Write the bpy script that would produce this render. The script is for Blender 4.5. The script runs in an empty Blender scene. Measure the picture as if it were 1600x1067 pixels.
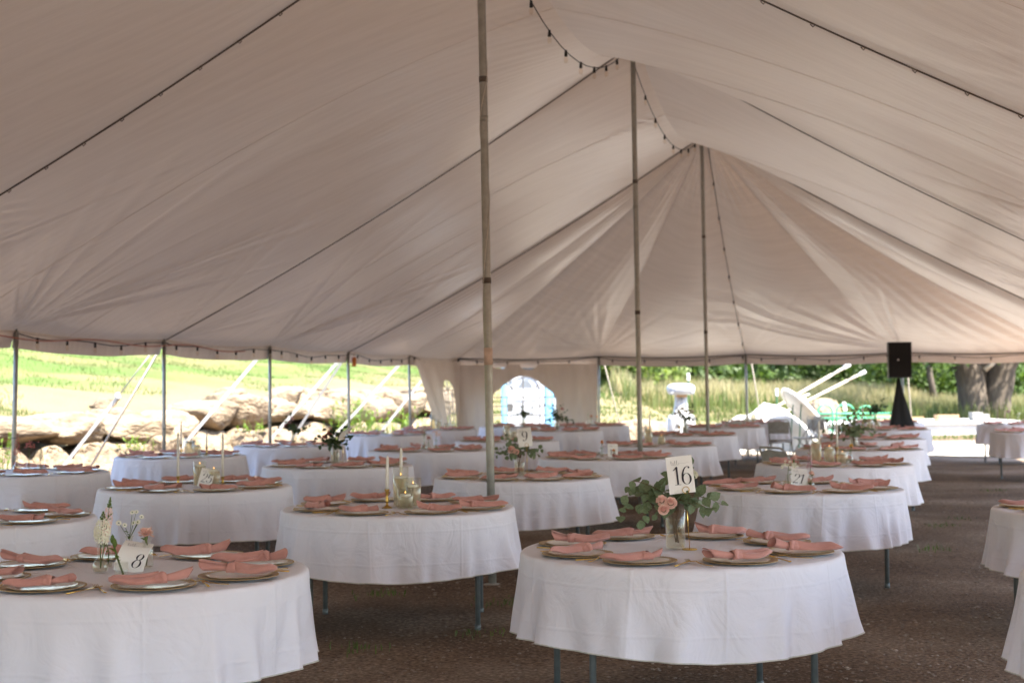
import bpy, bmesh, math, random
import numpy as np
from mathutils import Vector, Matrix, noise as mnoise

S = bpy.context.scene
COL = S.collection
RAD = math.radians
rnd = random.Random(7)

# ------------------------------------------------------------------ camera, world, sun, exposure
cam_d = bpy.data.cameras.new('camera')
cam = bpy.data.objects.new('camera', cam_d)
COL.objects.link(cam)
cam_d.sensor_width = 36.0
cam_d.lens = 50.0
cam_d.clip_start = 0.1
cam_d.clip_end = 800.0
cam.location = (0, 0, 1.53)
cam.rotation_mode = 'QUATERNION'
cam.rotation_quaternion = (Matrix.Rotation(RAD(90 + 1.856), 4, 'X') @ Matrix.Rotation(RAD(-0.42), 4, 'Z')).to_quaternion()
cam_d.dof.use_dof = True
cam_d.dof.focus_distance = 6.75
cam_d.dof.aperture_fstop = 3.4
S.camera = cam

SUN_AZ = 128.0     # degrees clockwise from +Y
SUN_EL = 60.0
world = bpy.data.worlds.new('World')
S.world = world
world.use_nodes = True
wn = world.node_tree
bg = wn.nodes['Background']
sky = wn.nodes.new('ShaderNodeTexSky')
sky.sky_type = 'NISHITA'
sky.sun_disc = False
sky.sun_elevation = RAD(SUN_EL)
sky.sun_rotation = RAD(SUN_AZ)
wn.links.new(sky.outputs[0], bg.inputs[0])
bg.inputs[1].default_value = 0.15
sun_d = bpy.data.lights.new('sun', 'SUN')
sun_d.energy = 4.6
sun_d.angle = RAD(0.6)
sun_d.color = (1.0, 0.94, 0.84)
sun = bpy.data.objects.new('sun', sun_d)
COL.objects.link(sun)
sv = Vector((math.sin(RAD(SUN_AZ)) * math.cos(RAD(SUN_EL)), math.cos(RAD(SUN_AZ)) * math.cos(RAD(SUN_EL)), math.sin(RAD(SUN_EL))))
sun.rotation_mode = 'QUATERNION'
sun.rotation_quaternion = sv.to_track_quat('Z', 'Y')
sun.location = sv * 60

S.view_settings.view_transform = 'Standard'
S.view_settings.look = 'None'
S.view_settings.gamma = 1.0
S.view_settings.exposure = 2.5
S.view_settings.use_curve_mapping = False
S.render.engine = 'CYCLES'
S.cycles.use_denoising = True
S.cycles.max_bounces = 10
S.cycles.diffuse_bounces = 5
S.cycles.glossy_bounces = 4
S.cycles.transmission_bounces = 8
S.cycles.transparent_max_bounces = 12
S.cycles.caustics_reflective = False
S.cycles.caustics_refractive = False
S.cycles.sample_clamp_indirect = 6.0

# ------------------------------------------------------------------ helpers
def tag(o, label=None, cat=None, group=None, kind=None):
    if label: o['label'] = label
    if cat: o['category'] = cat
    if group: o['group'] = group
    if kind: o['kind'] = kind
    return o

def link(o, parent=None):
    COL.objects.link(o)
    if parent is not None: o.parent = parent
    return o

def empty(name, loc=(0, 0, 0), rz=0.0):
    o = bpy.data.objects.new(name, None)
    o.empty_display_size = 0.1
    o.location = loc
    o.rotation_euler = (0, 0, rz)
    return link(o)

def children(o):
    return list(o.children)

def copy_tree(o, parent=None):
    c = o.copy()
    COL.objects.link(c)
    if parent is not None: c.parent = parent
    for ch in children(o): copy_tree(ch, c)
    return c

class MB:
    """collects shapes; build() links them as one mesh object"""
    def __init__(s):
        s.v = []; s.f = []; s.m = []; s.sm = []
    def add(s, v, f, m=0, smooth=True):
        b = len(s.v)
        s.v.extend([tuple(p) for p in v])
        for q in f:
            s.f.append(tuple(i + b for i in q)); s.m.append(m); s.sm.append(smooth)
    def box(s, c, d, rot=None, m=0, taper=1.0):
        x, y, z = d[0] / 2, d[1] / 2, d[2] / 2
        vs = [Vector((a * x * (taper if cc > 0 else 1), b * y * (taper if cc > 0 else 1), cc * z)) for cc in (-1, 1) for b in (-1, 1) for a in (-1, 1)]
        if rot is not None: vs = [rot @ p for p in vs]
        vs = [p + Vector(c) for p in vs]
        s.add(vs, [(0, 2, 3, 1), (4, 5, 7, 6), (0, 1, 5, 4), (2, 6, 7, 3), (0, 4, 6, 2), (1, 3, 7, 5)], m, False)
    def bbox(s, c, d, bev=0.01, rot=None, m=0):
        bm = bmesh.new()
        bmesh.ops.create_cube(bm, size=1.0)
        for v in bm.verts: v.co = Vector((v.co.x * d[0], v.co.y * d[1], v.co.z * d[2]))
        bmesh.ops.bevel(bm, geom=bm.edges[:], offset=bev, segments=2, profile=0.5, affect='EDGES')
        for v in bm.verts:
            if rot is not None: v.co = rot @ v.co
            v.co = v.co + Vector(c)
        bm.verts.index_update()
        s.add([v.co for v in bm.verts], [[v.index for v in f.verts] for f in bm.faces], m, False)
        bm.free()
    def tube(s, pts, r, n=8, m=0, caps=True, squash=None):
        pts = [Vector(p) for p in pts]
        N = len(pts)
        rs = r if isinstance(r, (list, tuple)) else [r] * N
        vs = []
        up = Vector((0, 0, 1))
        t0 = (pts[1] - pts[0]).normalized()
        if abs(t0.dot(up)) > 0.95: up = Vector((0, 1, 0))
        side = t0.cross(up).normalized()
        for i, p in enumerate(pts):
            t = (pts[min(i + 1, N - 1)] - pts[max(i - 1, 0)])
            if t.length < 1e-9: t = t0.copy()
            t.normalize()
            side = (side - t * side.dot(t))
            if side.length < 1e-6: side = t.orthogonal()
            side.normalize()
            b = t.cross(side)
            for k in range(n):
                a = 2 * math.pi * k / n
                q = squash if squash else 1.0
                vs.append(p + side * (math.cos(a) * rs[i]) + b * (math.sin(a) * rs[i] * q))
        fs = []
        for i in range(N - 1):
            for k in range(n):
                k2 = (k + 1) % n
                fs.append((i * n + k, i * n + k2, (i + 1) * n + k2, (i + 1) * n + k))
        if caps:
            fs.append(tuple(range(n - 1, -1, -1)))
            fs.append(tuple((N - 1) * n + k for k in range(n)))
        s.add(vs, fs, m, True)
    def lathe(s, prof, n=24, m=0, c=(0, 0, 0), rot=None):
        vs = []; idx = []
        C = Vector(c)
        for (r, z) in prof:
            if r < 1e-6:
                p = Vector((0, 0, z))
                if rot is not None: p = rot @ p
                idx.append([len(vs)] * n); vs.append(p + C)
            else:
                row = []
                for k in range(n):
                    a = 2 * math.pi * k / n
                    p = Vector((r * math.cos(a), r * math.sin(a), z))
                    if rot is not None: p = rot @ p
                    row.append(len(vs)); vs.append(p + C)
                idx.append(row)
        fs = []
        for i in range(len(prof) - 1):
            for k in range(n):
                k2 = (k + 1) % n
                q = [idx[i][k], idx[i][k2], idx[i + 1][k2], idx[i + 1][k]]
                q2 = []
                for t in q:
                    if t not in q2: q2.append(t)
                if len(q2) >= 3: fs.append(tuple(q2))
        s.add(vs, fs, m, True)
    def ball(s, c, r, n=8, sc=(1, 1, 1), m=0, rot=None):
        prof = [(math.sin(math.pi * i / n) * r, -math.cos(math.pi * i / n) * r) for i in range(n + 1)]
        prof[0] = (0, -r); prof[-1] = (0, r)
        b = len(s.v)
        s.lathe(prof, max(6, n + 2), m)
        for i in range(b, len(s.v)):
            p = Vector((s.v[i][0] * sc[0], s.v[i][1] * sc[1], s.v[i][2] * sc[2]))
            if rot is not None: p = rot @ p
            s.v[i] = tuple(p + Vector(c))
    def mesh(s, name, mats):
        me = bpy.data.meshes.new(name)
        me.from_pydata(s.v, [], s.f)
        for q in (mats if isinstance(mats, (list, tuple)) else [mats]): me.materials.append(q)
        me.polygons.foreach_set('material_index', s.m)
        me.polygons.foreach_set('use_smooth', s.sm)
        me.update()
        return me
    def build(s, name, mats, parent=None, loc=(0, 0, 0), rz=0.0):
        o = bpy.data.objects.new(name, s.mesh(name, mats))
        o.location = loc
        o.rotation_euler = (0, 0, rz)
        return link(o, parent)

def np_mesh(name, V, F, mats, parent=None, smooth=True):
    """V (n,3) array, F (m,k) int array of tris or quads"""
    V = np.ascontiguousarray(V, dtype=np.float32); F = np.ascontiguousarray(F, dtype=np.int32)
    me = bpy.data.meshes.new(name)
    k = F.shape[1]
    me.vertices.add(len(V)); me.vertices.foreach_set('co', V.ravel())
    me.loops.add(F.size); me.loops.foreach_set('vertex_index', F.ravel())
    me.polygons.add(len(F))
    me.polygons.foreach_set('loop_start', np.arange(0, F.size, k, dtype=np.int32))
    me.polygons.foreach_set('use_smooth', np.full(len(F), smooth))
    for q in (mats if isinstance(mats, (list, tuple)) else [mats]): me.materials.append(q)
    me.update(calc_edges=True)
    o = bpy.data.objects.new(name, me)
    return link(o, parent)

def grid_faces(nu, nv):
    i = np.arange(nu - 1)[:, None] * nv + np.arange(nv - 1)[None, :]
    return np.stack([i, i + nv, i + nv + 1, i + 1], -1).reshape(-1, 4)

def vnoise(x, y, seed=0):
    """smooth value noise on arrays, about -1..1"""
    xi = np.floor(x).astype(np.int64); yi = np.floor(y).astype(np.int64)
    fx = x - xi; fy = y - yi
    fx = fx * fx * (3 - 2 * fx); fy = fy * fy * (3 - 2 * fy)
    def h(a, b):
        n = (a * 374761393 + b * 668265263 + seed * 974634777) & 0x7fffffff
        n = ((n ^ (n >> 13)) * 1274126177) & 0x7fffffff
        n = (n ^ (n >> 16)) & 0xffff
        return n / 32767.5 - 1.0
    return (h(xi, yi) * (1 - fx) + h(xi + 1, yi) * fx) * (1 - fy) + (h(xi, yi + 1) * (1 - fx) + h(xi + 1, yi + 1) * fx) * fy

def fbm(x, y, seed=0, oct=4):
    r = 0; a = 0.5
    for o in range(oct):
        r = r + a * vnoise(x * 2 ** o, y * 2 ** o, seed + o * 17); a *= 0.5
    return r

# ------------------------------------------------------------------ materials
def mat(name, c1, c2=None, scale=8.0, rough=0.6, metal=0.0, spec=0.4, bump=0.0, bscale=40.0, detail=4.0, stretch=None, sheen=0.0, coat=0.0, contrast=(0.35, 0.65), bdist=0.01, info=False):
    m = bpy.data.materials.new(name); m.use_nodes = True
    nt = m.node_tree; N = nt.nodes; L = nt.links
    b = N['Principled BSDF']
    b.inputs['Roughness'].default_value = rough
    b.inputs['Metallic'].default_value = metal
    b.inputs['Specular IOR Level'].default_value = spec
    if sheen: b.inputs['Sheen Weight'].default_value = sheen
    if coat: b.inputs['Coat Weight'].default_value = coat
    tc = N.new('ShaderNodeTexCoord')
    src = tc.outputs['Object']
    if stretch:
        mp = N.new('ShaderNodeMapping'); mp.inputs['Scale'].default_value = stretch
        L.new(src, mp.inputs[0]); src = mp.outputs[0]
    if info:
        oi = N.new('ShaderNodeObjectInfo')
        va = N.new('ShaderNodeVectorMath'); va.operation = 'ADD'
        L.new(src, va.inputs[0]); L.new(oi.outputs['Location'], va.inputs[1]); src = va.outputs[0]
    if c2 is None: c2 = tuple(x * 0.82 for x in c1)
    nz = N.new('ShaderNodeTexNoise'); nz.inputs['Scale'].default_value = scale; nz.inputs['Detail'].default_value = detail
    L.new(src, nz.inputs['Vector'])
    rp = N.new('ShaderNodeValToRGB')
    rp.color_ramp.elements[0].position = contrast[0]; rp.color_ramp.elements[0].color = (*c2, 1)
    rp.color_ramp.elements[1].position = contrast[1]; rp.color_ramp.elements[1].color = (*c1, 1)
    L.new(nz.outputs[0], rp.inputs[0])
    L.new(rp.outputs[0], b.inputs['Base Color'])
    if bump:
        n2 = N.new('ShaderNodeTexNoise'); n2.inputs['Scale'].default_value = bscale; n2.inputs['Detail'].default_value = 5
        L.new(src, n2.inputs['Vector'])
        bp = N.new('ShaderNodeBump'); bp.inputs['Strength'].default_value = bump; bp.inputs['Distance'].default_value = bdist
        L.new(n2.outputs[0], bp.inputs['Height']); L.new(bp.outputs[0], b.inputs['Normal'])
    return m

def leaf_mat(name, c1, c2, scale=3.0, trans=0.3, rough=0.5):
    m = mat(name, c1, c2, scale=scale, rough=rough, spec=0.35, info=True)
    nt = m.node_tree; N = nt.nodes; L = nt.links
    b = N['Principled BSDF']; out = N['Material Output']
    t = N.new('ShaderNodeBsdfTranslucent'); mx = N.new('ShaderNodeMixShader'); mx.inputs[0].default_value = trans
    rp = [n for n in N if n.type == 'VALTORGB'][0]
    hs = N.new('ShaderNodeHueSaturation'); hs.inputs['Saturation'].default_value = 1.15; hs.inputs['Value'].default_value = 1.5
    L.new(rp.outputs[0], hs.inputs['Color']); L.new(hs.outputs[0], t.inputs[0])
    L.new(b.outputs[0], mx.inputs[1]); L.new(t.outputs[0], mx.inputs[2]); L.new(mx.outputs[0], out.inputs[0])
    return m

def thin_glass(name, tint=(0.97, 0.975, 0.96), rough=0.02, blend=0.12, maxmix=0.7):
    m = bpy.data.materials.new(name); m.use_nodes = True
    nt = m.node_tree; N = nt.nodes; L = nt.links
    N.remove(N['Principled BSDF']); out = N['Material Output']
    tr = N.new('ShaderNodeBsdfTransparent'); tr.inputs[0].default_value = (*tint, 1)
    gl = N.new('ShaderNodeBsdfGlossy'); gl.inputs['Roughness'].default_value = rough; gl.inputs[0].default_value = (1, 1, 1, 1)
    lw = N.new('ShaderNodeLayerWeight'); lw.inputs[0].default_value = blend
    ml = N.new('ShaderNodeMath'); ml.operation = 'MULTIPLY'; ml.inputs[1].default_value = maxmix
    L.new(lw.outputs['Facing'], ml.inputs[0])
    mx = N.new('ShaderNodeMixShader')
    L.new(ml.outputs[0], mx.inputs[0]); L.new(tr.outputs[0], mx.inputs[1]); L.new(gl.outputs[0], mx.inputs[2]); L.new(mx.outputs[0], out.inputs[0])
    return m

def water_mat(name, tint):
    m = bpy.data.materials.new(name); m.use_nodes = True
    nt = m.node_tree; N = nt.nodes
    b = N['Principled BSDF']
    b.inputs['Base Color'].default_value = (*tint, 1); b.inputs['Roughness'].default_value = 0.02
    b.inputs['Transmission Weight'].default_value = 1.0; b.inputs['IOR'].default_value = 1.33
    return m

def fabric_roof(name):
    m = bpy.data.materials.new(name); m.use_nodes = True
    nt = m.node_tree; N = nt.nodes; L = nt.links
    b = N['Principled BSDF']; out = N['Material Output']
    b.inputs['Roughness'].default_value = 0.34; b.inputs['Specular IOR Level'].default_value = 0.5
    tc = N.new('ShaderNodeTexCoord')
    mp = N.new('ShaderNodeMapping'); mp.inputs['Rotation'].default_value = (0, 0, RAD(-14.8)); mp.inputs['Scale'].default_value = (0.5, 5.0, 0.5)
    L.new(tc.outputs['Object'], mp.inputs[0])
    nz = N.new('ShaderNodeTexNoise'); nz.inputs['Scale'].default_value = 2.2; nz.inputs['Detail'].default_value = 8; nz.inputs['Roughness'].default_value = 0.65
    L.new(mp.outputs[0], nz.inputs['Vector'])
    rp = N.new('ShaderNodeValToRGB')
    rp.color_ramp.elements[0].position = 0.3; rp.color_ramp.elements[0].color = (0.69, 0.61, 0.54, 1)
    rp.color_ramp.elements[1].position = 0.72; rp.color_ramp.elements[1].color = (0.79, 0.71, 0.64, 1)
    L.new(nz.outputs[0], rp.inputs[0]); L.new(rp.outputs[0], b.inputs['Base Color'])
    n2 = N.new('ShaderNodeTexNoise'); n2.inputs['Scale'].default_value = 14; n2.inputs['Detail'].default_value = 6
    L.new(mp.outputs[0], n2.inputs['Vector'])
    bp = N.new('ShaderNodeBump'); bp.inputs['Strength'].default_value = 0.12; bp.inputs['Distance'].default_value = 0.02
    L.new(n2.outputs[0], bp.inputs['Height']); L.new(bp.outputs[0], b.inputs['Normal'])
    t = N.new('ShaderNodeBsdfTranslucent'); t.inputs[0].default_value = (0.84, 0.74, 0.66, 1)
    mx = N.new('ShaderNodeMixShader'); mx.inputs[0].default_value = TRANS
    L.new(b.outputs[0], mx.inputs[1]); L.new(t.outputs[0], mx.inputs[2]); L.new(mx.outputs[0], out.inputs[0])
    return m

TRANS = 0.013
M = {}
M['roof'] = fabric_roof('tent_vinyl')
M['wall'] = fabric_roof('sidewall_vinyl')
M['strap_dark'] = mat('seam_webbing', (0.11, 0.09, 0.075), scale=60, rough=0.8)
M['rope'] = mat('pale_rope', (0.62, 0.56, 0.48), scale=90, rough=0.85, bump=0.5, bscale=200)
M['strap'] = mat('white_strap', (0.62, 0.59, 0.54), scale=50, rough=0.75)
M['galv'] = mat('galvanised_steel', (0.36, 0.355, 0.325), (0.30, 0.295, 0.265), scale=18, rough=0.48, metal=0.6, bump=0.05, bscale=120)
M['steel'] = mat('grey_painted_steel', (0.13, 0.15, 0.155), (0.10, 0.115, 0.12), scale=20, rough=0.45, metal=0.2)
M['tape'] = mat('peach_tape', (0.62, 0.46, 0.38), scale=30, rough=0.6)
M['black'] = mat('black_plastic', (0.014, 0.014, 0.015), scale=30, rough=0.5)
M['blackcloth'] = mat('black_cloth', (0.012, 0.012, 0.013), scale=30, rough=0.95)
M['orange'] = mat('orange_plastic', (0.72, 0.22, 0.05), scale=30, rough=0.6)
M['cord'] = mat('salmon_cord', (0.58, 0.27, 0.2), scale=30, rough=0.7)
M['charger'] = mat('antique_gold_charger', (0.46, 0.33, 0.19), (0.32, 0.215, 0.115), scale=30, rough=0.36, metal=0.7, bump=0.1, bscale=120)
M['gold'] = mat('polished_gold', (0.78, 0.53, 0.16), (0.70, 0.45, 0.12), scale=20, rough=0.22, metal=1.0)
M['rimgold'] = mat('antique_gold_rim', (0.50, 0.35, 0.16), (0.38, 0.25, 0.10), scale=30, rough=0.32, metal=0.9)
M['brass'] = mat('aged_brass', (0.55, 0.36, 0.11), (0.38, 0.23, 0.06), scale=40, rough=0.3, metal=1.0)
M['china'] = mat('white_china', (0.80, 0.78, 0.75), (0.77, 0.75, 0.72), scale=5, rough=0.18, spec=0.5)
M['napkin'] = mat('dusty_rose_cotton', (0.53, 0.255, 0.215), (0.45, 0.205, 0.172), scale=14, rough=0.9, sheen=0.25, bump=0.35, bscale=70, bdist=0.006, info=True)
M['wax'] = mat('white_wax', (0.82, 0.79, 0.72), scale=8, rough=0.45)
M['wick'] = mat('wick', (0.06, 0.05, 0.04), rough=0.9)
M['card'] = mat('white_card', (0.82, 0.80, 0.78), (0.80, 0.78, 0.76), scale=120, rough=0.75, bump=0.1, bscale=300)
M['ink'] = mat('navy_black_ink', (0.018, 0.016, 0.03), rough=0.6)
M['greyink'] = mat('pale_grey_ink', (0.42, 0.41, 0.42), rough=0.6)
M['glass'] = thin_glass('clear_glass')
M['vinyl'] = thin_glass('clear_vinyl', (0.9, 0.93, 0.93), 0.12, 0.2, 0.5)
def cloudy(name, tint, dif, k):
    m = thin_glass(name, tint, 0.03, 0.1, 0.5); nt = m.node_tree; N = nt.nodes; L = nt.links
    mx0 = [n for n in N if n.type == 'MIX_SHADER'][0]; out = N['Material Output']
    d = N.new('ShaderNodeBsdfDiffuse'); d.inputs[0].default_value = (*dif, 1); t = N.new('ShaderNodeBsdfTranslucent'); t.inputs[0].default_value = (*dif, 1)
    a = N.new('ShaderNodeMixShader'); L.new(d.outputs[0], a.inputs[1]); L.new(t.outputs[0], a.inputs[2])
    b = N.new('ShaderNodeMixShader'); b.inputs[0].default_value = k; L.new(mx0.outputs[0], b.inputs[1]); L.new(a.outputs[0], b.inputs[2]); L.new(b.outputs[0], out.inputs[0])
    return m
M['water'] = cloudy('vase_water', (0.95, 0.93, 0.87), (0.80, 0.77, 0.66), 0.07)
M['wateryellow'] = cloudy('candle_water', (0.97, 0.92, 0.80), (0.93, 0.86, 0.70), 0.30)
M['euc'] = leaf_mat('eucalyptus_leaf', (0.19, 0.24, 0.135), (0.11, 0.155, 0.085), 9, 0.22)
M['leafdark'] = leaf_mat('dark_leaf', (0.05, 0.085, 0.03), (0.022, 0.04, 0.016), 9, 0.2)
M['leaflight'] = leaf_mat('light_leaf', (0.16, 0.24, 0.05), (0.09, 0.14, 0.03), 9, 0.3)
M['stem'] = mat('green_stem', (0.12, 0.16, 0.05), scale=30, rough=0.6)
M['twig'] = mat('brown_twig', (0.13, 0.075, 0.04), scale=30, rough=0.7)
M['petalpink'] = leaf_mat('pale_pink_petal', (0.86, 0.68, 0.60), (0.78, 0.50, 0.44), 30, 0.2, 0.7)
M['petalrose'] = leaf_mat('rose_petal', (0.55, 0.22, 0.20), (0.42, 0.13, 0.13), 30, 0.2, 0.7)
M['petalwhite'] = leaf_mat('white_petal', (0.82, 0.80, 0.70), (0.74, 0.72, 0.58), 30, 0.2, 0.7)
M['petalyellow'] = leaf_mat('yellow_petal', (0.8, 0.56, 0.05), (0.75, 0.42, 0.04), 30, 0.2, 0.7)
M['petalorange'] = leaf_mat('orange_petal', (0.8, 0.35, 0.10), (0.7, 0.25, 0.08), 30, 0.2, 0.7)
M['petallilac'] = leaf_mat('lilac_petal', (0.62, 0.40, 0.48), (0.5, 0.28, 0.38), 30, 0.2, 0.7)
M['petaldark'] = leaf_mat('burgundy_petal', (0.20, 0.04, 0.05), (0.12, 0.02, 0.03), 30, 0.1, 0.7)
M['bulb'] = thin_glass('bulb_glass', (0.97, 0.93, 0.88), 0.05, 0.3, 0.6)
M['whiteplastic'] = mat('white_plastic', (0.50, 0.51, 0.53), (0.44, 0.45, 0.47), scale=6, rough=0.35)
M['blueplastic'] = mat('pale_blue_plastic', (0.24, 0.50, 0.72), (0.20, 0.44, 0.66), scale=6, rough=0.4)
M['greyplastic'] = mat('grey_plastic', (0.25, 0.26, 0.27), scale=6, rough=0.45)
M['tan'] = mat('tan_plastic', (0.5, 0.3, 0.14), scale=6, rough=0.6)
M['chair'] = mat('beige_grey_metal', (0.36, 0.34, 0.31), (0.30, 0.28, 0.25), scale=12, rough=0.5)
M['tabletop'] = mat('white_resin', (0.74, 0.73, 0.70), scale=20, rough=0.5)
M['underside'] = mat('beige_resin', (0.50, 0.45, 0.38), scale=20, rough=0.7)
M['canvas'] = mat('white_canvas', (0.62, 0.60, 0.55), (0.55, 0.52, 0.47), scale=6, rough=0.7, bump=0.3, bscale=10, bdist=0.04)
M['greenpaint'] = mat('mint_green_paint', (0.07, 0.38, 0.19), scale=20, rough=0.45)
M['darkgreen'] = mat('dark_green_paint', (0.03, 0.12, 0.06), scale=20, rough=0.5)
M['whitepaint'] = mat('white_paint', (0.8, 0.8, 0.78), scale=20, rough=0.5)
M['wood'] = mat('raw_wood', (0.50, 0.31, 0.17), (0.36, 0.21, 0.11), scale=6, rough=0.75, stretch=(1, 1, 9))
M['polewood'] = mat('pale_pole_wood', (0.70, 0.62, 0.52), (0.60, 0.50, 0.40), scale=10, rough=0.65)
M['bark'] = mat('grey_bark', (0.115, 0.09, 0.068), (0.075, 0.058, 0.044), scale=4, rough=0.92, bump=0.7, bscale=7, bdist=0.05, stretch=(2.4, 2.4, 0.5))
M['rock'] = mat('limestone', (0.26, 0.20, 0.135), (0.12, 0.088, 0.055), scale=2.2, rough=0.92, bump=1.0, bscale=5, detail=9, bdist=0.10, contrast=(0.3, 0.62), info=True)
M['crown'] = leaf_mat('tree_leaf', (0.105, 0.16, 0.04), (0.045, 0.08, 0.02), 0.45, 0.35)
M['crownlight'] = leaf_mat('light_tree_leaf', (0.17, 0.22, 0.05), (0.085, 0.125, 0.03), 0.5, 0.35)
M['crowndark'] = leaf_mat('dark_tree_leaf', (0.075, 0.115, 0.03), (0.03, 0.055, 0.015), 0.4, 0.3)
M['weed'] = leaf_mat('weed_leaf', (0.15, 0.23, 0.035), (0.09, 0.15, 0.025), 3, 0.35)
M['greystone'] = mat('grey_stone', (0.24, 0.23, 0.21), scale=6, rough=0.9)
M['concrete'] = mat('pale_concrete', (0.52, 0.51, 0.48), (0.42, 0.41, 0.385), scale=2, rough=0.85, bump=0.2, bscale=30)

# ------------------------------------------------------------------ special materials: cloth, ground, grass
def cloth_mat():
    m = mat('white_tablecloth', (0.81, 0.775, 0.835), (0.79, 0.755, 0.815), scale=3, rough=0.75, spec=0.25, sheen=0.15)
    nt = m.node_tree; N = nt.nodes; L = nt.links
    b = N['Principled BSDF']
    tc = N.new('ShaderNodeTexCoord')
    sp = N.new('ShaderNodeSeparateXYZ'); L.new(tc.outputs['Object'], sp.inputs[0])
    def crease(sock, k, off):
        a = N.new('ShaderNodeMath'); a.operation = 'MULTIPLY_ADD'; a.inputs[1].default_value = k; a.inputs[2].default_value = off
        L.new(sock, a.inputs[0])
        f = N.new('ShaderNodeMath'); f.operation = 'FRACT'; L.new(a.outputs[0], f.inputs[0])
        s = N.new('ShaderNodeMath'); s.operation = 'SUBTRACT'; s.inputs[1].default_value = 0.5; L.new(f.outputs[0], s.inputs[0])
        ab = N.new('ShaderNodeMath'); ab.operation = 'ABSOLUTE'; L.new(s.outputs[0], ab.inputs[0])
        mr = N.new('ShaderNodeMapRange'); mr.interpolation_type = 'SMOOTHSTEP'
        mr.inputs[1].default_value = 0.0; mr.inputs[2].default_value = 0.02 * k / 1.7; mr.inputs[3].default_value = 1.0; mr.inputs[4].default_value = 0.0
        L.new(ab.outputs[0], mr.inputs[0]); return mr.outputs[0]
    c1 = crease(sp.outputs[0], 1.75, 0.1); c2 = crease(sp.outputs[1], 1.75, 0.23); c3 = crease(sp.outputs[2], 5.0, 0.2)
    ad = N.new('ShaderNodeMath'); ad.operation = 'ADD'; L.new(c1, ad.inputs[0]); L.new(c2, ad.inputs[1])
    a3 = N.new('ShaderNodeMath'); a3.operation = 'MULTIPLY_ADD'; a3.inputs[1].default_value = 0.5
    L.new(c3, a3.inputs[0]); L.new(ad.outputs[0], a3.inputs[2])
    oi = N.new('ShaderNodeObjectInfo'); va = N.new('ShaderNodeVectorMath'); va.operation = 'ADD'
    L.new(tc.outputs['Object'], va.inputs[0]); L.new(oi.outputs['Location'], va.inputs[1])
    nz = N.new('ShaderNodeTexNoise'); nz.inputs['Scale'].default_value = 4.5; nz.inputs['Detail'].default_value = 5; nz.inputs['Distortion'].default_value = 1.5
    L.new(va.outputs[0], nz.inputs['Vector'])
    a4 = N.new('ShaderNodeMath'); a4.operation = 'MULTIPLY_ADD'; a4.inputs[1].default_value = 7.0
    L.new(nz.outputs[0], a4.inputs[0]); L.new(a3.outputs[0], a4.inputs[2])
    bp = N.new('ShaderNodeBump'); bp.inputs['Strength'].default_value = 0.42; bp.inputs['Distance'].default_value = 0.0065
    L.new(a4.outputs[0], bp.inputs['Height']); L.new(bp.outputs[0], b.inputs['Normal'])
    out = N['Material Output']
    t = N.new('ShaderNodeBsdfTranslucent'); t.inputs[0].default_value = (0.8, 0.78, 0.78, 1)
    mx = N.new('ShaderNodeMixShader'); mx.inputs[0].default_value = 0.12
    L.new(b.outputs[0], mx.inputs[1]); L.new(t.outputs[0], mx.inputs[2]); L.new(mx.outputs[0], out.inputs[0])
    return m
M['cloth'] = cloth_mat()
M['weeddark'] = leaf_mat('dirt_weed', (0.10, 0.14, 0.03), (0.06, 0.085, 0.02), 3, 0.2)

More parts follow.
